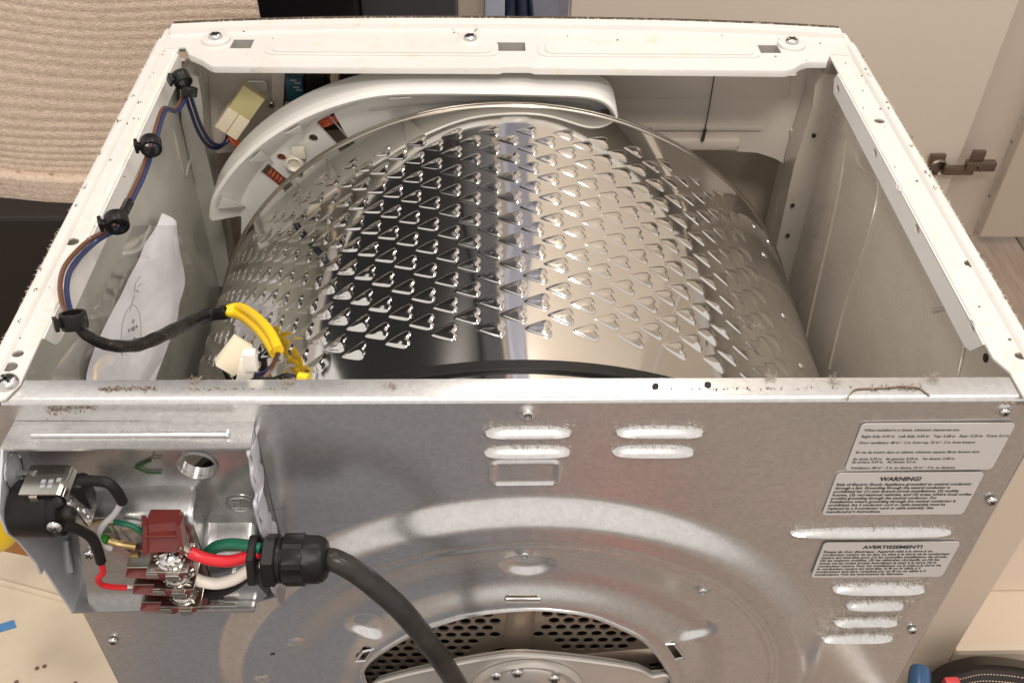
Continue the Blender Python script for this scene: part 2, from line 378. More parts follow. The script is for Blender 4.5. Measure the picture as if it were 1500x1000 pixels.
# warning labels with their print
def text_mesh(lines, name, parent, y, matt):
    """lines: (string, x_left, z_base, height, width or None, bold)"""
    b = MB()
    for s, x, z, h, w, bold in lines:
        c = bpy.data.curves.new('t', 'FONT'); c.body = s; c.size = 1; c.resolution_u = 2; c.fill_mode = 'FRONT'; c.offset = bold
        o = bpy.data.objects.new('t', c); scene.collection.objects.link(o)
        me = bpy.data.meshes.new_from_object(o.evaluated_get(bpy.context.evaluated_depsgraph_get()))
        bpy.data.objects.remove(o); 
        xs = [v.co.x for v in me.vertices]; x0, x1 = min(xs), max(xs)
        k = w / (x1 - x0) if w else h
        b.add([(x + (v.co.x - x0) * k, y, z + v.co.y * h) for v in me.vertices], [tuple(p.vertices) for p in me.polygons])
        bpy.data.meshes.remove(me); bpy.data.curves.remove(c)
    return mesh(name, b.v, b.f, matt, parent)
def sticker(x0, x1, z0, z1, lines, lbl, y=-.0016):
    b = MB(); b.plate(rrect(x0, z1, x1, z0, .003), [], XZ(y), .0006)
    o = b.build('warning_label', STICKER, back, smooth=False, label=lbl)
    text_mesh(lines, 'lettering', o, y - .0003, INK); return o
R1 = lambda row: -.0193 - (row + 3.0 - 617) * .000606
L1 = [("When installed in a closet, minimum clearances are:", 1265, 624, 137), ("Right Side: 0.59 in   Left Side: 0.59 in   Top: 2.68 in   Rear: 0.59 in   Front: 0.2 in", 1261, 633, 214),
      ("Door ventilation: 48 in\u00b2 - 3 in. from top, 25 in\u00b2 - 3 in. from bottom", 1257, 642, 170), ("En cas de mettre dans un cabinet, minimum espaces libres doivent etre:", 1251, 656, 186),
      ("En droit: 0.59 in.   En gauche: 0.59 in.   Au dessus: 2.68 in.", 1248, 666, 155), ("En arriere: 0.59 in.   Au devant: 0.2 in.", 1245, 670.7, 98), ("Ventilation: 48 in\u00b2 - 3 in. au dessus, 25 in\u00b2 - 3 in. au dessous.", 1243, 679.5, 164)]
kx = .0895 / 220
sticker(.193, .2825, -.0193, -.0605, [(s, .1955 + .001 * i * .1, R1(r), .0030, w * kx * (1 - .0008 * (r - 624)), .012) for i, (s, x, r, w) in enumerate(L1)], 'white clearance label printed in English and French, uppermost of three')
L2 = ["Risk of Electric Shock: Appliance grounded to neutral conductor", "through a link. Grounding through the neutral conductor is", "prohibited for (1) new branch-circuit installations, (2) mobile", "homes, (3) recreational vehicles, and (4) areas where local codes",
      "prohibit grounding through the neutral conductor. For", "installations where grounding through the neutral conductor is", "prohibited, the 3 conductor cord or cable assembly must be", "replaced by a 4-conductor cord or cable assembly. See", "manufacturer's instructions."]
W2 = [.0835, .071, .0775, .0865, .066, .079, .0735, .0670, .0345]
sticker(.1895, .2795, -.0632, -.1043, [("WARNING!", .2165, -.0703, .0052, .0255, .03)] + [(s, .1915, -.0748 - .00335 * i, .0034, w, .022) for i, (s, w) in enumerate(zip(L2, W2))], 'white label headed WARNING! in bold black letters')
L3 = ["Risque de choc \u00e9lectrique : Appareil reli\u00e9 \u00e0 la terre \u00e0 un", "conducteur neutre via un lien. La mise \u00e0 la terre via le conducteur", "neutre est interdite pour (1) les nouvelles installations de circuit,", "(2) les maisons mobiles, (3) les v\u00e9hicules r\u00e9cr\u00e9atifs, et (4) les",
      "zones o\u00f9 les codes locaux interdisent la mise \u00e0 la terre via le", "conducteur neutre. Pour les installations o\u00f9 la mise \u00e0 la terre via", "le conducteur neutre est interdite, le fil ou le c\u00e2ble \u00e0 3", "conducteurs doit \u00eatre remplac\u00e9 par un fil ou un c\u00e2ble \u00e0 4", "conducteurs. Voir les instructions du fabricant."]
W3 = [.0720, .0850, .0840, .0800, .0790, .0830, .0700, .0745, .0605]
sticker(.198, .288, -.1338, -.1735, [("AVERTISSEMENT!", .2245, -.1402, .0048, .0395, .03)] + [(s, .2, -.1445 - .00325 * i, .0033, w, .022) for i, (s, w) in enumerate(zip(L3, W3))], 'white label headed AVERTISSEMENT! in bold black letters')

# ---- side panels, rails
def side(sx):
    inner = INNER if sx > 0 else INNERL
    b = MB(); b.box((sx * .2970 - .0006, .013, -.85), (sx * .2970 + .0006, .452, -.004), 0, 0)
    o = b.build('side_panel', inner, dryer, smooth=False)
    return o
sp_r, sp_l = side(1), side(-1)
def bead(pts, r, name, m, parent): return MB().tube(pts, r, 8, sub=6).build(name, m, parent)
bead([(0.2966, 0.3629, -0.0461), (0.2966, 0.3351, -0.0625), (0.2966, 0.2930, -0.0496), (0.2966, 0.2799, -0.0659), (0.2966, 0.2751, -0.1185), (0.2966, 0.2778, -0.1744), (0.2966, 0.2682, -0.2413)], .0017, 'pressed_bead', INNER, sp_r)
bead([(0.2966, 0.3737, -0.0629), (0.2966, 0.3561, -0.1196), (0.2966, 0.3441, -0.2147), (0.2966, 0.3353, -0.2693)], .0014, 'pressed_bead', INNER, sp_r)
bead([(0.2966, 0.1440, -0.0612), (0.2966, 0.1240, -0.0418), (0.2966, 0.1044, -0.0417), (0.2966, 0.0931, -0.0498), (0.2966, 0.0868, -0.0678)], .0017, 'pressed_bead', INNER, sp_r)
bead([(-0.2966, 0.5032, -0.1174), (-0.2966, 0.4195, -0.1154), (-0.2966, 0.3951, -0.1165), (-0.2966, 0.3937, -0.0741), (-0.2966, 0.3927, -0.0530)], .0016, 'pressed_bead', INNERL, sp_l)
for p in ((0.2962, 0.0682, -0.0346), (0.2962, 0.0790, -0.0304)): MB().lathe([(0, .003), (.0004, .003)], p, (-1, 0, 0), 12).build('panel_hole', DARK, sp_r)
def rail(sx):
    b = MB(); s = sx
    xin = .2735 if sx > 0 else .2795
    holes = [circ(x, y, r, r * .85) for x, y, r in
             ([(0.2849, 0.2952, 0.0000)[:2] + (.0042,), (0.2925, 0.1178, 0.0000)[:2] + (.0046,), (0.2904, 0.0317, 0.0000)[:2] + (.0036,)] if sx > 0 else
              [(-0.2946, 0.3182, 0.0000)[:2] + (.0042,), (-0.2892, 0.1405, 0.0000)[:2] + (.0046,), (-0.2992, 0.1077, 0.0000)[:2] + (.0028,), (-0.2886, 0.0357, 0.0000)[:2] + (.0034,), (-0.2896, 0.0251, 0.0000)[:2] + (.0046,)])]
    if sx > 0: out = [(.2985, -.004), (.2985, .445), (xin, .445), (xin, .03), (.279, .018), (.279, -.004)]
    else: out = [(-.2985, .002), (-.2985, .445), (-xin, .445), (-xin, .012), (-.2835, .0005), (-.289, -.0025), (-.295, -.0025)]
    b.plate(out, holes, XY(.0022), .0014)
    # raised outer bead
    prof = [(.2915, .0022), (.2930, .0046), (.2950, .0056), (.2980, .0056), (.2997, .0042), (.2997, -.02)]
    vv = []; ff = []
    ys = [-.002, .42] if sx > 0 else [.004, .42]
    for y in ys: vv += [(s * x, y, z) for x, z in prof]
    n = len(prof)
    for i in range(n - 1): ff.append((i, i + 1, i + 1 + n, i + n))
    b.add(vv, ff)
    o = b.build('top_rail', WHITE, dryer, sharp=40)
    # inner down-turned flange with slotted holes
    f = MB()
    y0, y1 = (.048, .372) if sx > 0 else (.055, .40)
    xf = s * xin
    outl = [(y0 + .010, -.0150), (y0 + .003, -.012), (y0, -.008), (y0 - .006, .0015), (y1, .0015), (y1 + .004, -.006), (y1 - .002, -.0150)]
    hs = [circ(p[1], p[2], .0045, .0028) for p in (((0.2735, 0.3630, -0.0073), (0.2735, 0.2587, -0.0036), (0.2735, 0.1610, -0.0018), (0.2735, 0.0594, 0.0009)) if sx > 0 else ())]
    f.plate(outl, hs, YZ(xf, 1 if sx < 0 else -1), .0012)
    f.build('rail_flange', CLEANW, o, sharp=40)
    # rust bleeding along the inner edge of the rail
    st = MB(); N = 46; w0 = xf + s * .0004
    vv = []; ff = []
    for i in range(N + 1):
        y = y0 + .02 + (y1 - y0 - .02) * i / N
        w = .0030 + .002 * noise.noise((y * 30, s, 0)) + .0015 * noise.noise((y * 130, s, 3))
        vv += [(w0, y, .00245), (w0 + s * max(.0006, w), y, .00245)]
    for i in range(N): ff.append((2 * i, 2 * i + 1, 2 * i + 3, 2 * i + 2))
    mesh('rust_streak', vv, ff, RUST, o)
    return o
rl, rr_ = rail(-1), rail(1)
screw('rail_screw', (-0.2860, 0.0117, 0.0026), (0, 0, 1), .0062, rl)
for u in ((0.2759, 0.2038, 0.0024), (0.2875, 0.1198, 0.0024), (-0.2871, 0.3289, 0.0024), (-0.2881, 0.1218, 0.0024), (-0.2905, 0.2125, 0.0024)):
    b = MB(); b.tube([(u[0] + .0058 * math.cos(a * .3), u[1] + .005 * math.sin(a * .3), u[2]) for a in range(3, 18)], .00035, 5, smooth=False); b.build('pressed_mark', CLEANW, rl if u[0] < 0 else rr_)
# left near end cap of the flange: white tongue hanging below clip
# ---- front cross rail
b = MB()
inn = [(-.2745, .409), (-.268, .396), (-.262, .392), (-.256, .387), (-.248, .3785), (-.244, .376), (-.01, .376), (-.006, .3785), (.016, .3785), (.02, .376), (.229, .374), (.237, .378), (.245, .386), (.252, .390), (.268, .390), (.2745, .404)]
arc = [(x, .460 - .015 * abs(x / .29) ** 2.6) for x in np.linspace(.292, -.292, 24)]
outer = inn + [(.2985, .40), (.2985, .440)] + arc + [(-.2985, .440), (-.2985, .405)]
sl = [[(-0.2361, 0.4239, 0.0030), (-0.2187, 0.4242, 0.0030), (-0.2194, 0.4079, 0.0030), (-0.2371, 0.4076, 0.0030)], [(-0.0174, 0.4219, 0.0030), (0.0132, 0.4223, 0.0030), (0.0132, 0.4060, 0.0030), (-0.0164, 0.4056, 0.0030)], [(0.2138, 0.4200, 0.0030), (0.2318, 0.4202, 0.0030), (0.2326, 0.4051, 0.0030), (0.2137, 0.4049, 0.0030)]]
b.plate(outer, [[p[:2] for p in s_] for s_ in sl] + [circ(*(0.2337, 0.3690, 0.0030)[:2], .0035, .0012, 8), circ(*(-0.2089, 0.3721, 0.0030)[:2], .004, .0012, 8), circ(*(0.0974, 0.4083, 0.0030)[:2], .0022, .0018, 8)], XY(.003), .0014)
for x0, x1 in ((-.20, -.016), (.030, .208)):
    b.plate(rrect(x0, .3985, x1, .4195, .006), [], XY(.0052), .0022, back=False)
    b.plate(rrect(x0 - .006, .3955, x1 + .006, .4225, .008), [], XY(.0040), .0010, back=False)
for i in range(len(arc) - 1):      # raised lip along the front edge
    pass
lipv = []; lipf = []
for x, y in arc:
    for dy, z in ((-.013, .003), (-.0115, .0068), (-.002, .0078), (0, .0066), (.001, -.02)): lipv.append((x, y + dy, z))
for i in range(len(arc) - 1):
    for j in range(4): lipf.append((i * 5 + j, i * 5 + j + 1, (i + 1) * 5 + j + 1, (i + 1) * 5 + j))
b.add(lipv, lipf)
ed = [(x, y) for x, y in inn]
dv = []; df = []
for x, y in ed: dv += [(x, y, .003), (x, y - .0006, .0018), (x, y - .0006, -.0025)]
for i in range(len(ed) - 1):
    for j in range(2): df.append((i * 3 + j, i * 3 + j + 1, (i + 1) * 3 + j + 1, (i + 1) * 3 + j))
b.add(dv, df)
frail = b.build('front_rail', WHITE, dryer, sharp=30, label='white enamelled cross rail at the front with three slots')
for s_ in sl:
    c = MB(); c.add([(p[0], p[1], -.006) for p in s_] + [(p[0], p[1], .0022) for p in s_], [(0, 1, 2, 3), (0, 1, 5, 4), (1, 2, 6, 5), (2, 3, 7, 6), (3, 0, 4, 7)]); c.build('slot', mat('slot_grey', (.36, .34, .31), .5), frail, smooth=False)
for p in ((-0.2507, 0.4214, 0.0060), (-0.0338, 0.4219, 0.0060), (0.2441, 0.4194, 0.0060)):
    c = MB(); c.lathe([(-.004, .0125), (-.0005, .0118), (.0, .0105)], p, (0, 0, 1), 20); pad = c.build('screw_boss', WHITE, frail)
    screw('screw', p, (0, 0, 1), .0058, pad)
trim = MB(); trim.tube([(x, y + .0035, .0035) for x, y in arc], .0036, 6, smooth=False); trim.build('front_trim', RAILDIRT, frail)
# ---- front corner posts
def post(pts, m):
    b = MB(); b.plate([(p[0], p[2]) for p in pts], [], XZ(.418), .03); return b.build('corner_post', m, dryer, smooth=False)
post([(0.2968, 0.4180, -0.0253), (0.2778, 0.4180, -0.0227), (0.2730, 0.4180, -0.0334), (0.2757, 0.4180, -0.0566), (0.2743, 0.4180, -0.0785), (0.2722, 0.4180, -0.1192), (0.2741, 0.4180, -0.1965), (0.2750, 0.4180, -0.2358), (0.2819, 0.4180, -0.3160), (0.3118, 0.4180, -0.3160), (0.3110, 0.4180, -0.2007), (0.3126, 0.4180, -0.0791)], INNER)
post([(-0.2878, 0.4180, -0.0261), (-0.2717, 0.4180, -0.0286), (-0.2731, 0.4180, -0.0539), (-0.2794, 0.4180, -0.0996), (-0.2786, 0.4180, -0.1565), (-0.2794, 0.4180, -0.2055), (-0.2834, 0.4180, -0.2673), (-0.2988, 0.4180, -0.2673), (-0.2980, 0.4180, -0.1971), (-0.2960, 0.4180, -0.1332), (-0.2954, 0.4180, -0.0747)], INNERL)
for p in ((0.2825, 0.4160, -0.1992), (0.2796, 0.4160, -0.1627), (0.2828, 0.4160, -0.0845)): MB().lathe([(0, .0021), (.0005, .0021)], p, (0, -1, .4), 10).build('post_hole', DARK, dryer)
# ---- front fascia back and lower front sheet
b = MB()
fas = [(-0.2965, 0.4520, -0.0321), (-0.3029, 0.4520, -0.0628), (-0.2946, 0.4520, -0.0934), (-0.2885, 0.4520, -0.1285), (-0.2521, 0.4520, -0.1260), (-0.2118, 0.4520, -0.1183), (-0.1459, 0.4520, -0.1127), (-0.0281, 0.4520, -0.1122), (0.1036, 0.4520, -0.1117), (0.1611, 0.4520, -0.1206), (0.2253, 0.4520, -0.1242), (0.2457, 0.4520, -0.1257), (0.2638, 0.4520, -0.1319), (0.2769, 0.4520, -0.1397), (0.2887, 0.4520, -0.1437), (0.3093, 0.4520, -0.1380), (0.3251, 0.4520, -0.0920), (0.3155, 0.4520, -0.0283)]
b.plate([(p[0], p[2]) for p in fas], [], XZ(.452), .004)
z0 = -.047
for za, dep in ((-.060, .0), (-.083, .006)): pass
b.box((.085, .4502, -.0665), (.262, .4530, -.030), .001); b.box((.085, .4492, -.100), (.245, .4530, -.0940), .0015)
b.box((.085, .4482, -.1210), (.225, .4530, -.1100), .003)
fascia = b.build('front_fascia', FASCIA, dryer, sharp=30)
seam = MB(); seam.tube([(0.1883, 0.4460, -0.0409), (0.1886, 0.4460, -0.0674), (0.1884, 0.4460, -0.1002), (0.1882, 0.4460, -0.1077)], .0006, 6); seam.tube([(0.1885, 0.4460, -0.0964), (0.1877, 0.4460, -0.1084)], .0018, 6); seam.build('fascia_seam', RAILDIRT, fascia)
for u in ([(0.2728, 0.4490, -0.0979), (0.2827, 0.4490, -0.1315)], [(0.2827, 0.4490, -0.1008), (0.2870, 0.4490, -0.1144)], [(0.1385, 0.4490, -0.0955), (0.1402, 0.4490, -0.1052)], [(0.1282, 0.4490, -0.0970), (0.1288, 0.4490, -0.1030)]):
    rib = MB(); rib.tube(u, .0018, 6, smooth=False); rib.build('fascia_rib', FASCIA, fascia)
MB().tube([(0.2058, 0.4495, -0.1189), (0.2243, 0.4495, -0.1173)], .0014, 6, smooth=False).build('fascia_slot', RAILDIRT, fascia)
b = MB(); b.box((-.297, .520, -.85), (.297, .524, -.03), 0); b.box((-.297, .452, -.85), (-.293, .52, -.05), 0); b.box((.293, .452, -.85), (.297, .52, -.05), 0)
b.box((-.297, .44, -.85), (.297, .52, -.84), 0)
b.build('front_panel', DOORIN, dryer, smooth=False)
b = MB(); b.box((-.297, .002, -.85), (.297, .45, -.845)); b.build('base_plate', DARK, dryer, smooth=False)
# ---- white plastic front bulkhead
bo = [(-0.2705, 0.3880, -0.1440), (-0.2640, 0.3880, -0.1220), (-0.2451, 0.3880, -0.0950), (-0.2234, 0.3880, -0.0724), (-0.1998, 0.3880, -0.0538), (-0.1743, 0.3880, -0.0384), (-0.1468, 0.3880, -0.0265), (-0.1171, 0.3880, -0.0180), (-0.0852, 0.3880, -0.0147), (-0.0274, 0.3880, -0.0143), (0.0306, 0.3880, -0.0153), (0.0598, 0.3880, -0.0164), (0.0764, 0.3880, -0.0202), (0.0872, 0.3880, -0.0298), (0.0922, 0.3880, -0.0471), (0.0924, 0.3880, -0.0690)]
bz = [(p[0], p[2]) for p in bo]
cx, cz = 0.0, -.31
def inset(p, d):
    v = Vector((p[0] - cx, p[1] - cz)); l = v.length; return (cx + v.x * (l - d) / l, cz + v.y * (l - d) / l)
sz = spline([(x, 0, z) for x, z in bz], 4); bz = [(p.x, p.z) for p in sz]
BW = lambda i: .024 - .011 * min(1, i / 34)
ins = [inset(p, BW(i)) for i, p in enumerate(bz)]
platepoly = ins + [(.085, -.20), (.085, -.5), (-.20, -.5), (-.262, -.36), (-.262, -.22)]
slots = [[(-0.1688, 0.3880, -0.0564), (-0.1579, 0.3880, -0.0489), (-0.1419, 0.3880, -0.0734), (-0.1528, 0.3880, -0.0797)], [(-0.2252, 0.3880, -0.1079), (-0.2164, 0.3880, -0.0984), (-0.2011, 0.3880, -0.1159), (-0.2098, 0.3880, -0.1249)]]
hl = [[(p[0], p[2]) for p in s_] for s_ in slots] + [circ(*[(-0.1730, 0.3880, -0.0721)[i] for i in (0, 2)], .0042, .0042, 10), circ(*[(-0.2039, 0.3880, -0.0920)[i] for i in (0, 2)], .0042, .0042, 10)]
b = MB(); b.plate(platepoly, hl, XZ(.388), .003)
nb = len(bz); vv = []; ff = []
for i in range(nb):
    k = min(1, i / 6) ; 
    a, c = bz[i], ins[i]; e = inset(a, .004)
    vv += [(c[0], .3880, c[1]), (inset(a, BW(i) - .003)[0], .3865, inset(a, BW(i) - .003)[1]), (e[0], .368, e[1]), (a[0], .364, a[1]), (inset(a, -.003)[0], .366, inset(a, -.003)[1]), (inset(a, -.004)[0], .40, inset(a, -.004)[1])]
for i in range(nb - 1):
    for j in range(5): ff.append((i * 6 + j, i * 6 + j + 1, (i + 1) * 6 + j + 1, (i + 1) * 6 + j))
b.add(vv, ff)
bulk = b.build('front_bulkhead', PLASTIC, dryer, sharp=45, label='white plastic bulkhead curving behind the drum')
for i in (3, 11, 17, 30):
    A_, C_ = inset(bz[i], .004), inset(bz[i + 2], .004); B_ = inset(bz[i], BW(i) + .004); q0 = [Vector((A_[0], .3655, A_[1])), Vector((B_[0], .3875, B_[1])), Vector((C_[0], .3655, C_[1]))]
    t = Vector((.0012, -.0035, .0015)); b = MB(); b.add(q0 + [x + t for x in q0], [(0, 1, 2), (5, 4, 3), (0, 1, 4, 3), (1, 2, 5, 4), (2, 0, 3, 5)]); b.build('gusset', PLASTIC, bulk, smooth=False)
b = MB(); b.plate([(-0.4742, 0.5276, -0.0100), (-0.4736, 0.5276, -0.0100), (-0.4731, 0.5261, -0.0100)] and [(p[0], p[2]) for p in [(0.0788, 0.3840, -0.0401), (0.0884, 0.3840, -0.0414), (0.0889, 0.3840, -0.0481), (0.0798, 0.3840, -0.0461)]], [], XZ(.3845), .001); b.build('bulkhead_recess', mat('recess_grey', (.22, .2, .18), .7), bulk, smooth=False)
b = MB(); b.lathe([(0, .0085), (.005, .0082), (.006, .0065), (.003, .004)], (-0.1921, 0.3870, -0.0956), (0, -1, 0), 18); b.box(*[tuple(Vector((-0.1868, 0.3850, -0.0843)) + Vector(d)) for d in ((-.006, -.003, -.006), (.006, .002, .006))], .002)
b.build('lamp_socket', mat('socket_cream', (.72, .68, .56), .35), bulk)
b = MB(); b.tube([(-0.1220, 0.3875, -0.0431), (-0.0628, 0.3875, -0.0356), (0.0195, 0.3875, -0.0338), (0.0610, 0.3875, -0.0363), (0.0708, 0.3875, -0.0402), (0.0723, 0.3875, -0.0455)], .0011, 6); b.build('moulded_line', mat('moulded_line_grey', (.55, .51, .46), .5), bulk)
# ---- connection bracket at the back
brk = mesh('terminal_bracket', [], [], GALV2, dryer)
bp = MB()
bx0, bx1, bz0, bz1 = -.2825, -.1525, -.160, -.0175
hp = (-0.1892, -0.0020, -0.0500)
bp.plate(rect(bx0, bz0, bx1, bz1), [circ(hp[0], hp[2], .0105, .0105, 20)], XZ(-.003), .0012)
# stepped pressing in the back plate
step = [(-0.2626, -0.0030, -0.0757), (-0.2289, -0.0030, -0.0697), (-0.1976, -0.0030, -0.0693), (-0.1950, -0.0030, -0.0726), (-0.1946, -0.0030, -0.0850), (-0.1947, -0.0030, -0.0985), (-0.1923, -0.0030, -0.1054), (-0.1680, -0.0030, -0.1057), (-0.1649, -0.0030, -0.1128)]
so = [(p[0], p[2]) for p in spline(step, 4)]
vv = []; ff = []
for x, z in so:
    vv += [(x, -.003, z), (x + .0005, -.0065, z - .0015), (x + .001, -.0180, z - .0045), (x + .001, -.0225, z - .0080), (x + .001, -.0232, z - .013), (x + .001, -.0232, bz0)]
for i in range(len(so) - 1):
    for j in range(5): ff.append((i * 6 + j, i * 6 + j + 1, (i + 1) * 6 + j + 1, (i + 1) * 6 + j))
bp.add(vv, ff)
bplate = bp.build('bracket_back', GALV2, brk, sharp=50)
c = MB(); c.lathe([(0, .0115), (.0015, .0118), (.0018, .0108), (-.006, .0100)], (hp[0], -.003, hp[2]), (0, -1, 0), 24, cap=False); c.build('collar', GALV2, bplate)
c = MB(); c.tube([(-0.2145, -0.0042, -0.0447), (-0.2249, -0.0042, -0.0507), (-0.2186, -0.0042, -0.0557), (-0.2111, -0.0042, -0.0558)], .0009, 6, smooth=False); c.build('marker_tick', MARKER, bplate)
c = MB(); c.tube([(-0.2121, -0.0042, -0.0393), (-0.2127, -0.0042, -0.0417), (-0.2114, -0.0042, -0.0429), (-0.2082, -0.0042, -0.0424)], .0004, 5); c.build('pen_stroke', DIRT, bplate)
em = (-0.1708, -0.0040, -0.0860); c = MB(); c.tube([(em[0] + .0082 * math.cos(a * .2618), -.0042, em[2] + .0062 * math.sin(a * .2618)) for a in range(25)], .0005, 5, smooth=False)
c.tube([(em[0] - .004, -.0042, em[2] - .002), (em[0] - .004, -.0042, em[2] + .002), (em[0], -.0042, em[2] + .002), (em[0], -.0042, em[2] - .002)], .0004, 5, smooth=False); c.tube([(em[0] - .005, -.0042, em[2] - .0036), (em[0] + .005, -.0042, em[2] - .0036)], .0004, 5, smooth=False)
c.build('stamped_emblem', GALV2, bplate)
# top flange
f = MB(); f.add([(-.284, 0, -.0155), (-.1515, 0, -.0165), (-.1500, -.0215, -.0145), (-.2845, -.0215, -.0145), (-.284, 0, -.0168), (-.1515, 0, -.0178), (-.1500, -.0215, -.0160), (-.2845, -.0215, -.0160)],
                [(0, 1, 2, 3), (7, 6, 5, 4), (3, 2, 6, 7), (0, 3, 7, 4), (1, 2, 6, 5)])
f.box((-.271, -.0135, -.0150), (-.163, -.0085, -.0125), .0012)
flg = f.build('bracket_top', GALV, brk, smooth=False)
for p in ((-0.2373, 0.0000, -0.0189), (-0.1962, 0.0000, -0.0198)):
    c = MB(); c.lathe([(0, .004), (.003, .0035), (.006, .001)], (p[0], -.0005, p[2] - .001), (0, -.9, -.3), 12); c.box((p[0] - .0022, -.0062, p[2] - .0035), (p[0] + .0022, -.003, p[2] - .0012), 0, 1); c.build('pressed_tab', [GALV, DARK], brk)
# left wall
lw = [(0, -.016), (-.0215, -.0145), (-.047, -.036), (-.049, -.052), (-.0445, -.066), (-.040, -.093), (-.041, -.1035), (-.0365, -.104), (-.0315, -.1590), (0, -.161)]
c = MB(); c.plate(lw, [], YZ(-.2825, -1), .0013); wall_l = c.build('bracket_side', mat('zinc_bluelit_side', (.62, .64, .68), .42, .45, nscale=20, namp=.15), brk, smooth=False)  # blue light on this wall is put into its paler colour
c = MB(); c.tube([(-.2818, -.006, -.118), (-.2818, -.017, -.136)], .0022, 8, smooth=False); c.build('pressed_rib', GALV2, wall_l)
rim_ = (-0.2815, -0.0232, -0.0309); c = MB(); c.tube([(-.2815, rim_[1] + .010 * math.cos(a * .2618), rim_[2] + .010 * math.sin(a * .2618)) for a in range(25)], .0007, 6, smooth=False); c.tube([(-0.2810, -0.0206, -0.0358), (-0.2690, -0.0250, -0.0306)], .0018, 8, smooth=False); c.build('threaded_stud', SCREW, wall_l)
# right wall with its ragged sealant edge
rw = [(-0.1525, 0.0027, -0.0224), (-0.1525, -0.0111, -0.0201), (-0.1525, -0.0208, -0.0187), (-0.1525, -0.0213, -0.0285), (-0.1525, -0.0244, -0.0365), (-0.1525, -0.0240, -0.0504), (-0.1525, -0.0308, -0.0528), (-0.1525, -0.0313, -0.0680), (-0.1525, -0.0296, -0.0867), (-0.1525, -0.0236, -0.1020), (-0.1525, -0.0342, -0.1077), (-0.1525, -0.0377, -0.1168), (-0.1525, -0.0357, -0.1316)]
rw = [(p[1], p[2]) for p in rw]
c = MB(); c.plate([(0, -.0165)] + rw + [(-.030, -.159), (0, -.160)], [], YZ(-.1525), .0014); wall_r = c.build('bracket_side', GALV2, brk, smooth=False)
c = MB(); P3 = spline([(-.1518, y, z) for y, z in rw], 8)
c.tube([(p.x + .0004 * noise.noise(p * 200), p.y - .0002, p.z) for p in P3], lambda t: .0011 + .0004 * noise.noise((t * 17, 1, 2)), 8, smooth=False)
vv = []; ff = []
for i, p in enumerate(P3):
    for k in range(5):
        t = k / 4; vv.append((p.x + .0012 + .0014 * math.sin(t * 3.1) + .0009 * noise.noise((p.z * 160, k, 7)), p.y + t * (.016 + .006 * noise.noise((p.z * 90, 2, 5))), p.z))
for i in range(len(P3) - 1):
    for k in range(4): ff.append((i * 5 + k, i * 5 + k + 1, (i + 1) * 5 + k + 1, (i + 1) * 5 + k))
c.add(vv, ff); c.build('sealant_smear', mat('grey_sealant', (.40, .41, .47), .45, .3, nscale=45, col2=(.68, .67, .69), bump=.7, bscale=130), wall_r)
# bottom plate
c = MB(); c.plate([(-.2835, 0), (-.2838, -.0315), (-.186, -.0300), (-.156, -.021), (-.1525, 0)], [], XY(-.1592), .0014); 
c.box((-.240, -.0335, -.1600), (-.168, -.026, -.1545), .002); bot = c.build('bracket_bottom', GALV2, brk, smooth=False)
c = MB(); c.box((-.2290, -.0315, -.1548), (-.1790, -.0285, -.1526), .001); c.build('mounting_lip', PLATE, bot)
c = MB(); c.plate([(p[0], p[2]) for p in [(-0.1795, -0.0270, -0.1296), (-0.1658, -0.0270, -0.1328), (-0.1599, -0.0270, -0.1496), (-0.1762, -0.0270, -0.1658), (-0.1892, -0.0270, -0.1656), (-0.1870, -0.0270, -0.1460)]], [], XZ(-.027), .018); c.build('bracket_gusset', GALV2, brk, smooth=False)
c = MB(); c.plate([(p[0], p[2]) for p in [(-0.2586, -0.0245, -0.0725), (-0.2383, -0.0245, -0.0741), (-0.2305, -0.0245, -0.1080), (-0.2341, -0.0245, -0.1355), (-0.2394, -0.0245, -0.1623), (-0.2755, -0.0245, -0.1617)]], [], XZ(-.0245), .002); c.tube([(-0.2408, -0.0252, -0.0770), (-0.2394, -0.0252, -0.0951), (-0.2335, -0.0252, -0.1090), (-0.2345, -0.0252, -0.1344), (-0.2389, -0.0252, -0.1573)], .0012, 6); c.build('mounting_plate', GALV2, brk, smooth=False)
screw('screw', (-0.2595, -0.0258, -0.1050), (0, -1, .2), .0035, brk)

# ================================================================== THE DRUM
drum = thing('dryer_drum', 'shiny stainless steel drum with arrow shaped dimples inside the open cabinet', 'drum', (0, .20, DZ))
R = .287
T0, T1 = -86., 47.; Y0, Y1 = .068, .337
NT, NY = 1300, 400
th = np.linspace(T0, T1, NT); yy = np.linspace(Y0, Y1, NY)
TT, YY = np.meshgrid(th, yy)
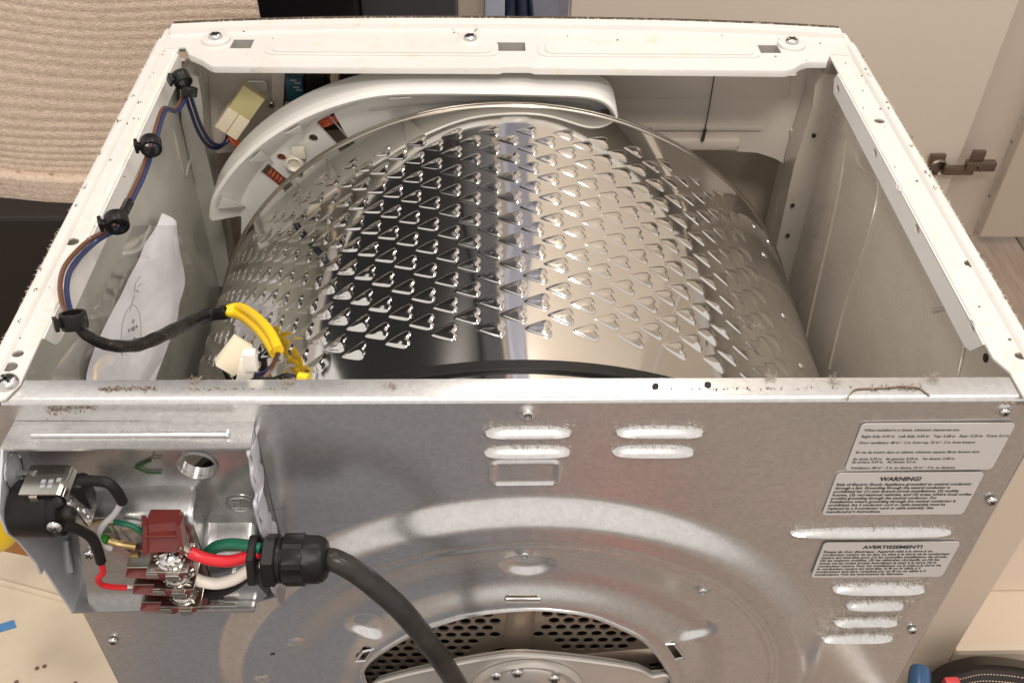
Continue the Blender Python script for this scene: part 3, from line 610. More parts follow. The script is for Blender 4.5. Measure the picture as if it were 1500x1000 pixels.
# nearest dimple centre; two interleaved lattices
HH = np.zeros_like(TT); mm = R * math.pi / 180
PYI = .02622
for t_off, y_off in ((-3.35 - .35, .0842), (-.40 - .35, .0842 + PYI / 2)):
    k = np.round((TT - t_off - 0.0) / 6.0); ky = np.round((YY - y_off) / PYI); ky = np.clip(ky, 0, 9 if y_off < .09 else 8)
    kk = np.clip(k, -14, 7)
    u = (TT - (t_off + 6.0 * kk)) * mm + .0084          # 0 at the tip
    v = (YY - (y_off + PYI * ky))
    av = np.abs(v)
    ub = .0168 - .0014 * np.clip(av / .0078, 0, 1) ** 3 - .0018 * np.clip(1 - (av / .0030) ** 2, 0, 1)
    w_ = .0087 * np.clip(u / .0140, 1e-4, 2) ** .82
    d1 = (w_ - av) * .86; d2 = (ub - u) * .85; d3 = .0088 - av
    kq = .0006                                            # rounded corners: smooth minimum of the three edges
    dd = -kq * np.log(np.exp(-np.clip(d1, -.02, .02) / kq) + np.exp(-np.clip(d2, -.02, .02) / kq) + np.exp(-np.clip(d3, -.02, .02) / kq)) + kq * .25
    dd = np.where(u > 0, dd, -1)
    pl_ = sstep(0, .0013, dd) * .00042
    ridge = .00055 * np.clip(1 - (av / np.maximum(w_, 1e-5)) ** 1.5, 0, 1) * np.clip(u / .0125, 0, 1) * (dd > 0)
    punch = .00022 * np.exp(-((u - .0120) / .0030) ** 2 - (v / .0032) ** 2) * sstep(0, .0009, dd)
    HH = np.maximum(HH, pl_ + ridge * sstep(0, .0008, dd) + punch)
# soften
for _ in range(1):
    P_ = np.pad(HH, 1, mode='edge'); HH = (P_[1:-1, 1:-1] * 4 + P_[:-2, 1:-1] + P_[2:, 1:-1] + P_[1:-1, :-2] + P_[1:-1, 2:]) / 8
wav = .00012 * np.sin(TT * .21 + 3 * np.sin(YY * 17)) + .00010 * np.sin(TT * .47 + YY * 31)
RR = R + HH + wav
rad = np.radians(TT)
V = np.stack([RR * np.sin(rad), YY, DZ + RR * np.cos(rad)], -1).reshape(-1, 3)
idx = np.arange(NT * NY).reshape(NY, NT)
F = np.stack([idx[:-1, :-1], idx[:-1, 1:], idx[1:, 1:], idx[1:, :-1]], -1).reshape(-1, 4)
def npmesh(name, V, F, m, parent, flip=False, **k):
    off = np.array(wloc(parent)); me = bpy.data.meshes.new(name)
    me.vertices.add(len(V)); me.vertices.foreach_set('co', (V - off).astype(np.float32).ravel())
    if flip: F = F[:, ::-1]
    me.loops.add(F.size); me.loops.foreach_set('vertex_index', F.astype(np.int32).ravel())
    me.polygons.add(len(F)); me.polygons.foreach_set('loop_start', np.arange(0, F.size, 4, dtype=np.int32)); 
    me.polygons.foreach_set('use_smooth', np.ones(len(F), bool)); me.materials.append(m); me.update(calc_edges=True); me.validate()
    o = bpy.data.objects.new(name, me); scene.collection.objects.link(o); o.parent = parent
    return o
# remaining shell: strips before/after, and the other side of the circumference
def strip(th, yy):
    TT, YY = np.meshgrid(th, yy); w = .00012 * np.sin(TT * .21 + 3 * np.sin(YY * 17)) + .00010 * np.sin(TT * .47 + YY * 31)
    rad = np.radians(TT); V = np.stack([(R + w) * np.sin(rad), YY, DZ + (R + w) * np.cos(rad)], -1).reshape(-1, 3)
    i = np.arange(TT.size).reshape(TT.shape); return V, np.stack([i[:-1, :-1], i[:-1, 1:], i[1:, 1:], i[1:, :-1]], -1).reshape(-1, 4)
parts = [(V, F)]
for t_, y_ in ((np.linspace(T0, T1, 267), np.linspace(.024, Y0, 12)), (np.linspace(T0, T1, 267), np.linspace(Y1, .360, 8)), (np.linspace(T1, 360 + T0, 340), np.linspace(.024, .360, 40))): parts.append(strip(t_, y_))
o = 0; VS = []; FS = []
for a, c in parts: VS.append(a); FS.append(c + o); o += len(a)
shell = npmesh('drum_shell', np.concatenate(VS), np.concatenate(FS), STEEL, drum)
b = MB(); A = [(R * math.sin(a) * 1.0, DZ + R * math.cos(a)) for a in np.linspace(0, 2 * math.pi, 181)]
def ring(b, prof, n=180, m=0):
    vv = []; ff = []; k = len(prof)
    for i in range(n):
        a = 2 * math.pi * i / n
        for y, r in prof: vv.append((r * math.sin(a), y, DZ + r * math.cos(a)))
    for i in range(n):
        for j in range(k - 1): ff.append((i * k + j, i * k + j + 1, ((i + 1) % n) * k + j + 1, ((i + 1) % n) * k + j))
    b.add(vv, ff, m)
ring(b, [(.3590, .2868), (.3597, .2880), (.3612, .2885), (.3627, .2880), (.3632, .2872), (.3638, .2880), (.3650, .2885), (.3663, .2880), (.3666, .285), (.3666, .270)])
b.build('front_rim', STEELR, drum, sharp=None)
b = MB(); ring(b, [(.0245, .2868), (.0225, .2860), (.0215, .284), (.0215, .255)]); b.build('rear_rim', STEELR, drum, sharp=None)
# rivets / weld dots on the plain strip
if True:
    for t_, y_ in ((48.7, .324), (48.9, .285), (48.6, .205), (49.0, .150), (55, .335)):
        a = math.radians(t_); n = Vector((math.sin(a), 0, math.cos(a))); b = MB(); b.lathe([(-.001, .0045), (.0006, .004), (.0016, .0022), (.0018, .0002)], (R * n.x, y_, DZ + R * n.z), n, 14); b.build('rivet', STEEL, drum)
# perforated back disc seen through the opening
b = MB()
def sector(a0, a1, r0, r1, inset_=.006):
    n = 14; out = [(r1 * math.sin(a), DZ + r1 * math.cos(a)) for a in np.linspace(a0, a1, n)] + [(r0 * math.sin(a), DZ + r0 * math.cos(a)) for a in np.linspace(a1, a0, n)]
    return out
SP = [math.radians(x) for x in (-108, 2.5, 82)]
holes = []
PT = .0108
for i in range(-30, 31):
    for j in range(-6, 30):
        x = i * PT + (PT / 2 if j % 2 else 0) + .001; z = DZ + j * PT * .866
        r = math.hypot(x, z - DZ); a = math.atan2(x, z - DZ)
        if .045 < r < .162 and z > DZ - .03 and min(abs(a - s_) * r for s_ in SP) > .0150: holes.append(circ(x, z, .0042, .0042, 12))
PYD = .011
disc = sector(-math.pi * .62, math.pi * .62, .03, .17)
b.plate(disc, holes, XZ(PYD), .0014)
ann = [(.284 * math.sin(a), DZ + .284 * math.cos(a)) for a in np.linspace(0, 2 * math.pi, 72, endpoint=False)]
pd = b.build('perforated_back', PERF, drum, sharp=40)
b = MB(); ring(b, [(.0175, .168), (.0215, .262)], 96); b.build('rear_disc', PERF, drum, sharp=None)
b = MB(); ring(b, [(PYD + .030, .283), (PYD + .030, .01)], 64); b.build('hole_shade_disc', DARK, drum, sharp=None)  # dark disc added behind the perforations so the holes look shaded
for s_ in SP:
    b = MB(); d = Vector((math.sin(s_), 0, math.cos(s_))); t = Vector((math.cos(s_), 0, -math.sin(s_))); c0 = Vector((0, PYD, DZ))
    prof = [(-.0105, 0), (-.0085, -.0020), (-.003, -.0026), (.003, -.0026), (.0085, -.0020), (.0105, 0)]
    vv = [c0 + t * a + Vector((0, y, 0)) + d * r_ for r_ in (.03, .168) for a, y in prof]; b.add(vv, [(k, k + 1, k + 7, k + 6) for k in range(5)])
    b.build('spoke', PERF, drum, sharp=None)
# bearing hub plate fixed to the back panel
b = MB(); hb = [(-0.1062, -0.0060, -0.3033), (-0.1016, -0.0060, -0.2972), (-0.0734, -0.0060, -0.2837), (-0.0479, -0.0060, -0.2743), (-0.0278, -0.0060, -0.2670), (-0.0079, -0.0060, -0.2616), (0.0075, -0.0060, -0.2610), (0.0372, -0.0060, -0.2665), (0.0732, -0.0060, -0.2761), (0.0918, -0.0060, -0.2835), (0.1032, -0.0060, -0.2939), (0.1133, -0.0060, -0.2921), (0.1223, -0.0060, -0.3015), (0.1429, -0.0060, -0.3739), (0.0126, -0.0060, -0.4448), (-0.1208, -0.0060, -0.3665)]
b.plate([(p[0], p[2]) for p in hb], [], XZ(-.006), .004)
b.tube([(p[0], -.0065, p[2]) for p in hb[:13]], .0022, 8, sub=4)
hub = b.build('bearing_plate', HUB, back, sharp=40, label='cast triangular bearing plate in the opening of the back panel')
b = MB(); hc = (0.0094, -0.0065, -0.3114)
b.lathe([(0, .043), (.003, .0425), (.0045, .040), (.0030, .036), (.0015, .032), (.003, .030), (.0035, .018), (.001, .016)], hc, (0, -1, 0), 40); b.build('bearing_boss', HUB, hub)
for u in ((0.0014, -0.0095, -0.2810), (-0.0142, -0.0095, -0.2847), (0.0291, -0.0095, -0.2897)): screw('hub_screw', u, (0, -1, 0), .0046, hub)

# drive belt
b = MB(); ring(b, [(.0452, .2872), (.0452, .2893), (.0456, .2896), (.0531, .2896), (.0535, .2893), (.0535, .2872)], 160)
belt = b.build('drive_belt', BLACK, None, sharp=20); tag(belt, 'flat black rubber belt wrapped around the steel drum', 'drive belt')

# ================================================================== WIRING ALONG THE LEFT RAIL
har = thing('wire_harness', 'blue and brown wire pair along the left rail ending in black tape and yellow sleeving', 'wire harness', (-.27, .2, 0))
hw = [(-.2620, .350, -.004), (-.2645, .318, -.004), (-0.2655, 0.2952, 0.0098), (-0.2620, 0.2475, 0.0107), (-0.2630, 0.2147, 0.0050), (-0.2630, 0.1791, 0.0062), (-0.2600, 0.1436, 0.0131), (-0.2765, 0.1370, 0.0060), (-0.2807, 0.1088, 0.0100), (-0.2788, 0.0890, 0.0100), (-0.2709, 0.0682, 0.0100), (-0.2580, 0.0471, 0.0180)]
off = Vector((.0022, 0, -.001))
b = MB(); b.tube(hw, .0016, 8); b.build('brown_wire', BROWN, har)
b = MB(); b.tube([Vector(p) + off * (1.6 if i > 6 else 1) for i, p in enumerate(hw)], .0017, 8); b.build('blue_wire', BLUE, har)
tp = [(-0.2560, 0.0459, 0.0170), (-0.2500, 0.0437, 0.0084), (-0.2430, 0.0508, -0.0052), (-0.2380, 0.0717, -0.0254), (-0.2320, 0.0915, -0.0374), (-0.2320, 0.1339, -0.0658)] + [(-0.2266, 0.1684, -0.0869)] + [(-0.2104, 0.1708, -0.0851)]
b = MB(); b.tube(tp, lambda t: (.0024 + .0030 * t ** .7) * (1 + .05 * math.sin(t * 60)), 10, sub=7); b.build('tape_sleeve', TAPE, har)
tq = [Vector(hw[5]), Vector(hw[6]) + Vector((0, .001, 0))]
b = MB(); b.tube([Vector(p) + off * .5 for p in (hw[5], hw[6])], .0036, 8); b.build('tape_band', TAPE, har)
e0 = tp[-1]
ya = [e0] + [(-0.2008, 0.1715, -0.0831), (-0.1810, 0.1415, -0.0670), (-0.1664, 0.1148, -0.0568), (-0.1566, 0.0917, -0.0506)]
yb = [e0] + [(-0.2005, 0.1660, -0.0842), (-0.1819, 0.1365, -0.0689), (-0.1687, 0.1124, -0.0595), (-0.1602, 0.0946, -0.0540)]
b = MB(); b.tube([Vector(p) + Vector((0, .001, .001)) for p in ya], .0036, 12); b.tube(yb, .0034, 12); b.build('yellow_sleeve', YELLOW, har)
b = MB(); b.tube([ya[-1]] + [(-0.1614, 0.0888, -0.0595), (-0.1678, 0.0854, -0.0637), (-0.1767, 0.0905, -0.0701)], .0016, 8); b.build('navy_wire', NAVY, har)
b = MB(); b.tube([ya[-1]] + [(-0.1624, 0.0874, -0.0613), (-0.1668, 0.0815, -0.0642), (-0.1737, 0.0813, -0.0691)], .0016, 8); b.build('brown_wire', BROWN, har)
upw = [(-.2625, .345, -.004), (-0.2661, 0.3550, -0.0047), (-0.2679, 0.3650, -0.0303), (-0.2704, 0.3800, -0.0588), (-0.2698, 0.3950, -0.0831), (-0.2644, 0.4050, -0.0929), (-0.2580, 0.4120, -0.0908), (-0.2548, 0.4140, -0.0848)]
b = MB(); b.tube(upw, .0017, 8); b.tube([Vector(p) + Vector((.004, 0, .003)) for p in upw], .0017, 8); b.build('navy_wire', NAVY, har)
# cable clips
def clip():
    r = thing('cable_clip', '', 'cable clip', (0, 0, 0), 'black cable clips along the left rail')
    b = MB(); n = 28; prof = [(-.0055, .0066), (-.0055, .0086), (-.0045, .0090), (.0045, .0090), (.0055, .0086), (.0055, .0066)]; vv = []; ff = []; k = len(prof)
    for i in range(n):
        a = 2 * math.pi * i / n
        for y, q in prof: vv.append((q * math.cos(a), y, q * math.sin(a)))
    for i in range(n):
        for j in range(k): ff.append((i * k + j, i * k + (j + 1) % k, ((i + 1) % n) * k + (j + 1) % k, ((i + 1) % n) * k + j))
    b.add(vv, ff); b.build('loop', BLACKP, r, sharp=40)
    b = MB(); b.box((-.0130, -.0045, -.0035), (-.0100, .0045, .0060), .0008); b.box((-.0115, -.003, -.002), (-.0065, .003, .003), .0008); b.build('foot', BLACKP, r)
    return r
c0 = clip()
LBL = ['black cable clip with two loops in the far left corner', 'black cable clip on the left rail, second from the front corner', 'black cable clip where the taped wires bow outwards', 'black cable clip nearest the back panel, holding the black taped lead']
CP = [((-0.2620, 0.3438, 0.0087), (.5, .2, .7)), ((-0.2580, 0.2340, 0.0162), (.15, 0, .25)), ((-0.2570, 0.1413, 0.0174), (.2, .0, .35)), ((-0.2560, 0.0467, 0.0178), (1.2, .15, .5))]
for i, (p, r) in enumerate(CP):
    k = c0
    if i:
        k = c0.copy(); scene.collection.objects.link(k)
        for ch in list(c0.children):
            d = ch.copy(); scene.collection.objects.link(d); d.parent = k
            if i > 0: pass
    k.location = p; k.rotation_euler = r; k.scale = (.84, .84, .84); k['label'] = LBL[i]
    if i == 0: first = k
d = [c for c in c0.children if c.name.startswith('loop')][0].copy(); scene.collection.objects.link(d); d.parent = c0; d.location = (.003, -.012, -.004); d.rotation_euler = (.9, .3, 0); d.scale = (.85, .8, .85)

# paper in a clear sleeve on the left wall
pap = thing('wiring_diagram', 'folded white wiring diagram tucked against the left inner wall', 'paper', (-.28, .15, -.1))
def sheet(ptsA, ptsB, n=14, m=8, amp=.003, seed=0):
    A_, B_ = spline(ptsA, n), spline(ptsB, n); k = min(len(A_), len(B_)); vv = []; ff = []
    for i in range(k):
        for j in range(m + 1):
            p = A_[i].lerp(B_[i], j / m); p = p + Vector((1, 0, 0)) * amp * (math.sin(j / m * math.pi) * 1.5 + noise.noise((p.y * 26, p.z * 26, seed))); vv.append(p)
    for i in range(k - 1):
        for j in range(m): ff.append((i * (m + 1) + j, i * (m + 1) + j + 1, (i + 1) * (m + 1) + j + 1, (i + 1) * (m + 1) + j))
    return vv, ff
sa = [(-0.2870, 0.2964, -0.0869), (-0.2860, 0.2274, -0.0776), (-0.2840, 0.1523, -0.0674), (-0.2820, 0.0952, -0.0621), (-0.2800, 0.0716, -0.0732)]
sb = [(-0.2850, 0.3137, -0.1121), (-0.2800, 0.2907, -0.1458), (-0.2740, 0.2468, -0.1465), (-0.2660, 0.1520, -0.1302), (-0.2620, 0.1081, -0.1220)]
vv, ff = sheet(sa, sb); psh = mesh('paper_sheet', vv, ff, PAPER, pap, True)
b = MB(); b.tube([(-0.2770, 0.1065, -0.0617), (-0.2750, 0.1368, -0.0958), (-0.2720, 0.1355, -0.1048), (-0.2700, 0.1280, -0.1146)], .0003, 4)
cc = Vector((-0.2755, 0.1432, -0.0832)); ring_ = []
for a in range(37):
    w = a / 36 * 2 * math.pi; ring_.append(cc + Vector((.003, 0, 0)) + Vector((.08, .5, .85)).normalized() * .022 * math.cos(w) + Vector((0.05, .85, -.5)).normalized() * .018 * math.sin(w))
b.tube(ring_, .0003, 4, smooth=False)
for i in range(16):
    w = random.uniform(0, 6.28); rr2 = random.uniform(.2, .8); p = cc + Vector((.0033, 0, 0)) + Vector((.08, .5, .85)).normalized() * .022 * rr2 * math.cos(w) + Vector((0.05, .85, -.5)).normalized() * .018 * rr2 * math.sin(w)
    b.box(*[tuple(p + Vector(q)) for q in ((-.0004, -.0009, -.0009), (.0004, .0009, .0009))])
for u in ([(-0.2775, 0.1787, -0.0740), (-0.2775, 0.1871, -0.0713), (-0.2775, 0.1973, -0.0732)], [(-0.2775, 0.1829, -0.0737), (-0.2775, 0.1882, -0.0807)], [(-0.2775, 0.1887, -0.0759), (-0.2775, 0.1961, -0.0788)], [(-0.2770, 0.1628, -0.0766), (-0.2770, 0.1780, -0.0747)]): b.tube(u, .00035, 4, smooth=False)
b.build('drawing', INKG, psh, smooth=False)
v2, f2 = sheet([(-0.2840, 0.2327, -0.0525), (-0.2800, 0.1381, -0.0397), (-0.2760, 0.0593, -0.0216), (-0.2750, 0.0109, -0.0097)], [(-0.2720, 0.2851, -0.0910), (-0.2660, 0.2688, -0.1280), (-0.2620, 0.1869, -0.1293), (-0.2580, 0.0801, -0.0855)], amp=.005, seed=3)
slv = mesh('plastic_sleeve', v2, f2, SLEEVE, None, True); tag(slv, 'clear crinkled plastic sleeve over the wiring diagram', 'plastic sleeve')

# connectors
def obox(b, c, ax, L, W, D_, bev=.0008, m=0):
    a = Vector(ax).normalized(); w = Vector((0, -1, 0)); w = (w - a * w.dot(a)).normalized(); u = a.cross(w)
    Mx = Matrix(((u.x, a.x, w.x, c[0]), (u.y, a.y, w.y, c[1]), (u.z, a.z, w.z, c[2]), (0, 0, 0, 1)))
    b.box((-W / 2, -L / 2, -D_ / 2), (W / 2, L / 2, D_ / 2), bev, m, Mx)
cn = thing('wire_connector', 'two part cream and yellowed plug connector hanging in the far left corner', 'connector', (-0.2430, 0.4100, -0.0594))
pA, pM, pB = Vector((-0.2253, 0.4180, -0.0416)), Vector((-0.2398, 0.4140, -0.0610)), Vector((-0.2545, 0.4100, -0.0768))
ax = pA - pB
b = MB(); obox(b, pA.lerp(pM, .5), ax, (pA - pM).length * 1.05, .0215, .014); b.build('yellowed_half', AMBER, cn)
b = MB(); sdir = ax.normalized().cross(Vector((0, -1, 0))).normalized()
for s_ in (-1, 1): obox(b, pM.lerp(pB, .5) + sdir * s_ * .0056, ax, (pM - pB).length * 1.05, .0108, .015)
b.build('cream_half', CREAM, cn)
b = MB()
for i, (u, r) in enumerate((([(-0.2521, 0.4080, -0.0826), (-0.2486, 0.4100, -0.0924), (-0.2447, 0.4160, -0.1033)], .002),)):
    b.tube(u, r, 8); b.tube([Vector(p) + Vector((.003, 0, .002)) for p in u], r, 8)
b.build('orange_wire', ORANGE, cn)
b = MB(); b.plate(rrect(*[(-0.2386, 0.4450, -0.0586)[i] for i in (0, 2)], *[(-0.2197, 0.4450, -0.0482)[i] for i in (0, 2)], .004) , [], XZ(.445), .003); b.build('connector_mount', PLASTIC, cn, smooth=False)
c2 = thing('wire_connector', 'cream plug connector lying on the drum beside the yellow sleeving', 'connector', (-0.1637, 0.0300, 0.0061))
pA, pB = Vector((-0.1595, 0.0360, 0.0100)), Vector((-0.1708, 0.0280, -0.0017)); pA.z += .0
b = MB(); obox(b, (pA + pB) / 2, pA - pB, (pA - pB).length * 1.05, .0125, .010); b.build('housing', CREAM, c2)
pC, pD = Vector((-0.1563, 0.0300, 0.0044)), Vector((-0.1606, 0.0260, -0.0097))
b = MB(); obox(b, (pC + pD) / 2, pC - pD, (pC - pD).length, .009, .010); b.box(*[tuple(Vector((-0.1540, 0.0240, 0.0075)) + Vector(q)) for q in ((-.0035, -.003, -.006), (.0035, .003, .007))], .0006); b.build('plug', WHITEI, c2)
b = MB(); b.tube([(-0.1718, 0.0300, -0.0047), (-0.1717, 0.0320, -0.0134), (-0.1692, 0.0300, -0.0193)], .0016, 8); b.tube([(-0.1653, 0.0260, -0.0074), (-0.1633, 0.0260, -0.0119), (-0.1527, 0.0220, -0.0057), (-0.1430, 0.0220, -0.0057), (-0.1349, 0.0220, -0.0025), (-0.1276, 0.0220, -0.0058)], .0017, 8); b.build('black_wire', BLACK, c2)
b = MB(); b.tube([(-0.1281, 0.0220, -0.0041), (-0.1224, 0.0200, -0.0038)], .0035, 8); b.build('yellow_sleeve', YELLOW, c2)
# control board behind the bulkhead
cb = thing('circuit_board', 'control circuit board with teal relay behind the front rail', 'circuit board', (-0.1648, 0.4400, -0.0588))
q_ = [(-0.2088, 0.4460, -0.0351), (0.0095, 0.4460, -0.0392), (0.0103, 0.4460, -0.0754), (-0.2188, 0.4460, -0.1056)]
b = MB(); b.plate([(p[0], p[2]) for p in q_], [], XZ(.446), .003); b.build('board', PCB, cb, smooth=False)
def px_box(b, p0, p1, dep, m=0, bev=.001): b.box((min(p0[0], p1[0]), p0[1] - dep, min(p0[2], p1[2])), (max(p0[0], p1[0]), p0[1], max(p0[2], p1[2])), bev, m)
b = MB(); px_box(b, (-0.1995, 0.4440, -0.0367), (-0.1840, 0.4440, -0.0591), .014); rel = b.build('relay', TEAL, cb)
b = MB()
for p in ((-0.1917, 0.4295, -0.0383), (-0.1884, 0.4295, -0.0409), (-0.1901, 0.4295, -0.0450), (-0.1880, 0.4295, -0.0477)): b.box(*[tuple(Vector(p) + Vector(q)) for q in ((-.0028, -.0004, -.0007), (.0028, .0004, .0007))])
b.build('relay_print', INKG, rel, smooth=False)
b = MB(); 
for u0, u1, dp in (((-0.1800, 0.4440, -0.0366), (-0.1655, 0.4440, -0.0611), .012), ((-0.1475, 0.4440, -0.0364), (-0.1306, 0.4440, -0.0540), .012), ((-0.0954, 0.4440, -0.0361), (-0.0526, 0.4440, -0.0480), .016)):
    b = MB(); px_box(b, u0, u1, dp); b.build('black_component', BLACKP, cb)
b = MB(); 
for u0, u1 in (((-0.1598, 0.4440, -0.0364), (-0.1521, 0.4440, -0.0513)), ((-0.2049, 0.4440, -0.0669), (-0.1901, 0.4440, -0.0838)), ((-0.0499, 0.4440, -0.0371), (-0.0340, 0.4440, -0.0493))):
    b = MB(); px_box(b, u0, u1, .010); b.build('connector_block', CREAM, cb)
b = MB(); b.plate([(p[0], p[2]) for p in [(-0.2122, 0.4430, -0.0322), (-0.2000, 0.4430, -0.0322), (-0.2088, 0.4430, -0.0783), (-0.2165, 0.4430, -0.0877), (-0.2173, 0.4430, -0.0678)]], [], XZ(.443), .02); brn = b.build('board_holder', FASCIA, cb, smooth=False)
screw('screw', (-0.2178, 0.4410, -0.0687), (0, -1, 0), .0035, cb)
for k_, (u0, u1, lb) in enumerate((((-0.1688, 0.3960, -0.0639), (-0.1527, 0.3960, -0.0590), 'thin orange wires showing through the upper slot of the white plastic bulkhead'), ((-0.2209, 0.3960, -0.1198), (-0.2121, 0.3960, -0.1065), 'thin orange wires showing through the lower slot of the white plastic bulkhead'))):
    ow = thing('orange_wires', lb, 'wires', u0, 'orange wires behind the bulkhead slots')
    for k in range(4):
        b = MB(); d_ = Vector((.0025, 0, .003)) if k_ == 0 else Vector((.003, 0, -.0024)); p_, q_ = Vector(u0) + d_ * (k - .5), Vector(u1) + d_ * (k - .5)
        b.tube([p_ - (q_ - p_), p_, p_.lerp(q_, .5) + Vector((0, -.002, 0)), q_, q_ + (q_ - p_)], .0013, 6); b.build('wire', ORANGE, ow)
# ================================================================== PARTS ON THE BRACKET
# black cylindrical cord socket with metal strap
sk = thing('cord_clamp', 'black cylindrical fitting with metal strap on the bracket side wall', 'cord clamp', (-.27, -.033, -.05))
sc_ = (-0.2674, -0.0340, -0.0498); ay, az = sc_[1], sc_[2]; rad_ = .0160
b = MB(); b.lathe([(0, .0150), (.0012, rad_), (.0210, rad_), (.0218, .0152), (.0262, .0152), (.027, .0140), (.027, .002)], (-.2815, ay, az), (1, 0, 0), 40); body = b.build('body', BLACKP, sk, sharp=40)
screw('terminal_screw', (-0.2560, -0.0485, -0.0466), (0, -1, -.15), .0042, sk)
b = MB(); b.lathe([(0, .003), (.002, .0028), (.0025, .001)], (-0.2499, -0.0460, -0.0291), (0, -.7, .7), 12); b.build('body_bump', BLACKP, body)
zt = az + rad_ + .002
st_ = [(-.2735, zt), (-.2535, zt), (-.2515, zt - .0010), (-.2500, zt - .003), (-.2440, zt - .027)]
b = MB(); vv = []; ff = []
W_ = [(ay - .0055, ay + .015), (ay - .0055, ay + .015), (ay - .0055, ay + .015), (ay - .0055, ay + .014), (ay - .0065, ay + .008)]
for (x, z), (ya_, yb_) in zip(st_, W_):
    for dx in (0, .0012): vv += [(x + dx, ya_, z + .0012 - dx), (x + dx, yb_, z + .0012 - dx)]
for i in range(4):
    a = i * 4
    ff += [(a, a + 1, a + 5, a + 4), (a + 2, a + 3, a + 7, a + 6), (a, a + 2, a + 6, a + 4), (a + 1, a + 3, a + 7, a + 5)]
b.add(vv, ff); b.box((-.2680, ay - .0070, zt - .0065), (-.2635, ay - .0056, zt + .0005), .0004)
strap = b.build('strap', PLATE, sk, smooth=False)
for p, r_ in (((-.2490, ay - .004, zt - .0075), .0026), ((-.2465, ay - .003, zt - .015), .0022), ((-.2450, ay - .001, zt - .0195), .0022), ((-.2442, ay - .001, zt - .0242), .0022)): screw('strap_screw', p, (.95, 0, .25), r_, strap, cross=False)
b = MB()
for k, (dx, dy) in enumerate(((0, 0), (.004, 0), (.008, .001), (.0005, -.0035), (.0045, -.0035))): b.box((-.2640 + dx, ay + .002 + dy, zt + .0011), (-.2616 + dx, ay + .0045 + dy, zt + .0016))
b.build('stamped_mark', INKG, strap, smooth=False)
b = MB(); b.box((-.2500, ay + .002, az - .006), (-.2425, ay + .014, az + .015), .003); b.build('rear_boss', BLACKP, sk)
# leads
def wire(name, label, pts, r, m, extra=None, sub=6):
    o = thing(name, label, 'wire', pts[len(pts) // 2]); b = MB(); b.tube(pts, r, 10, sub=sub); b.build('insulation', m, o)
    for nm, p2, r2, m2 in (extra or []):
        b = MB(); b.tube(p2, r2, 10, sub=sub); b.build(nm, m2, o)
    return o
wire('grey_wire', 'thin grey wire bent down from a black sleeve at the top of the bracket', [(-0.2216, -0.0360, -0.0410), (-0.2280, -0.0370, -0.0513), (-0.2366, -0.0370, -0.0612), (-0.2435, -0.0360, -0.0733), (-0.2451, -0.0340, -0.0847), (-0.2417, -0.0320, -0.0909)], .0018, GREYI, [('black_sleeve', [(-0.2431, -0.0300, -0.0306), (-0.2334, -0.0330, -0.0275), (-0.2261, -0.0350, -0.0269), (-0.2227, -0.0360, -0.0321), (-0.2216, -0.0360, -0.0422)], .0030, BLACK)])
wire('red_wire', 'thin red wire hanging below the black fitting to the lowest terminal', [(-0.2454, -0.0400, -0.0923), (-0.2471, -0.0400, -0.1034), (-0.2513, -0.0400, -0.1089), (-0.2521, -0.0390, -0.1169), (-0.2473, -0.0370, -0.1229), (-0.2402, -0.0350, -0.1268)], .0018, RED, [('black_sleeve', [(-0.2523, -0.0470, -0.0475), (-0.2481, -0.0440, -0.0553), (-0.2444, -0.0410, -0.0664), (-0.2442, -0.0400, -0.0789), (-0.2454, -0.0400, -0.0923)], .0030, BLACK), ('crimp', [(-0.2410, -0.0350, -0.1268), (-0.2373, -0.0340, -0.1276)], .0019, PLATE)])
wire('green_wire', 'thin green wire running behind the terminal block', [(-0.2373, -0.0260, -0.0734), (-0.2298, -0.0270, -0.0741), (-0.2237, -0.0280, -0.0774), (-0.2202, -0.0290, -0.0840)], .0017, GREEN, [('brass_ferrule', [(-0.2540, -0.0260, -0.0745), (-0.2433, -0.0260, -0.0726), (-0.2369, -0.0260, -0.0734)], .0017, BRASS)])
wire('green_lug_wire', 'short green insulated brass lug left of the terminal block', [(-0.2479, -0.0280, -0.0863), (-0.2431, -0.0290, -0.0870)], .0030, mat('bright_green_insulation', (.02, .20, .02), .4), [('brass_lug', [(-0.2431, -0.0290, -0.0870), (-0.2372, -0.0290, -0.0905), (-0.2274, -0.0300, -0.0919)], .0022, BRASS)])
# terminal block
tb = thing('terminal_block', 'dark red three way terminal block with shiny screws in the metal bracket', 'terminal block', (-.208, -.02, -.1))
def pick(p): return p
s1, s2, s3 = (-0.2097, -0.0340, -0.0933), (-0.2086, -0.0340, -0.1107), (-0.2093, -0.0340, -0.1296)
bxa, bxb = -.2215, -.1965
b = MB(); b.box((bxa + .002, -.034, -.150), (bxb, -.019, s1[2] + .006), .001)
capt = [(bxa + .001, -.038, s1[2] + .007), (bxb, -.038, s1[2] + .007), (bxb, -.020, s1[2] + .007), (bxa + .001, -.020, s1[2] + .007),
        (bxa + .004, -.031, s1[2] + .0235), (bxb - .003, -.029, s1[2] + .0235), (bxb - .003, -.020, s1[2] + .0235), (bxa + .005, -.020, s1[2] + .0235)]
b.add(capt, [(0, 1, 5, 4), (1, 2, 6, 5), (2, 3, 7, 6), (3, 0, 4, 7), (4, 5, 6, 7), (3, 2, 1, 0)])
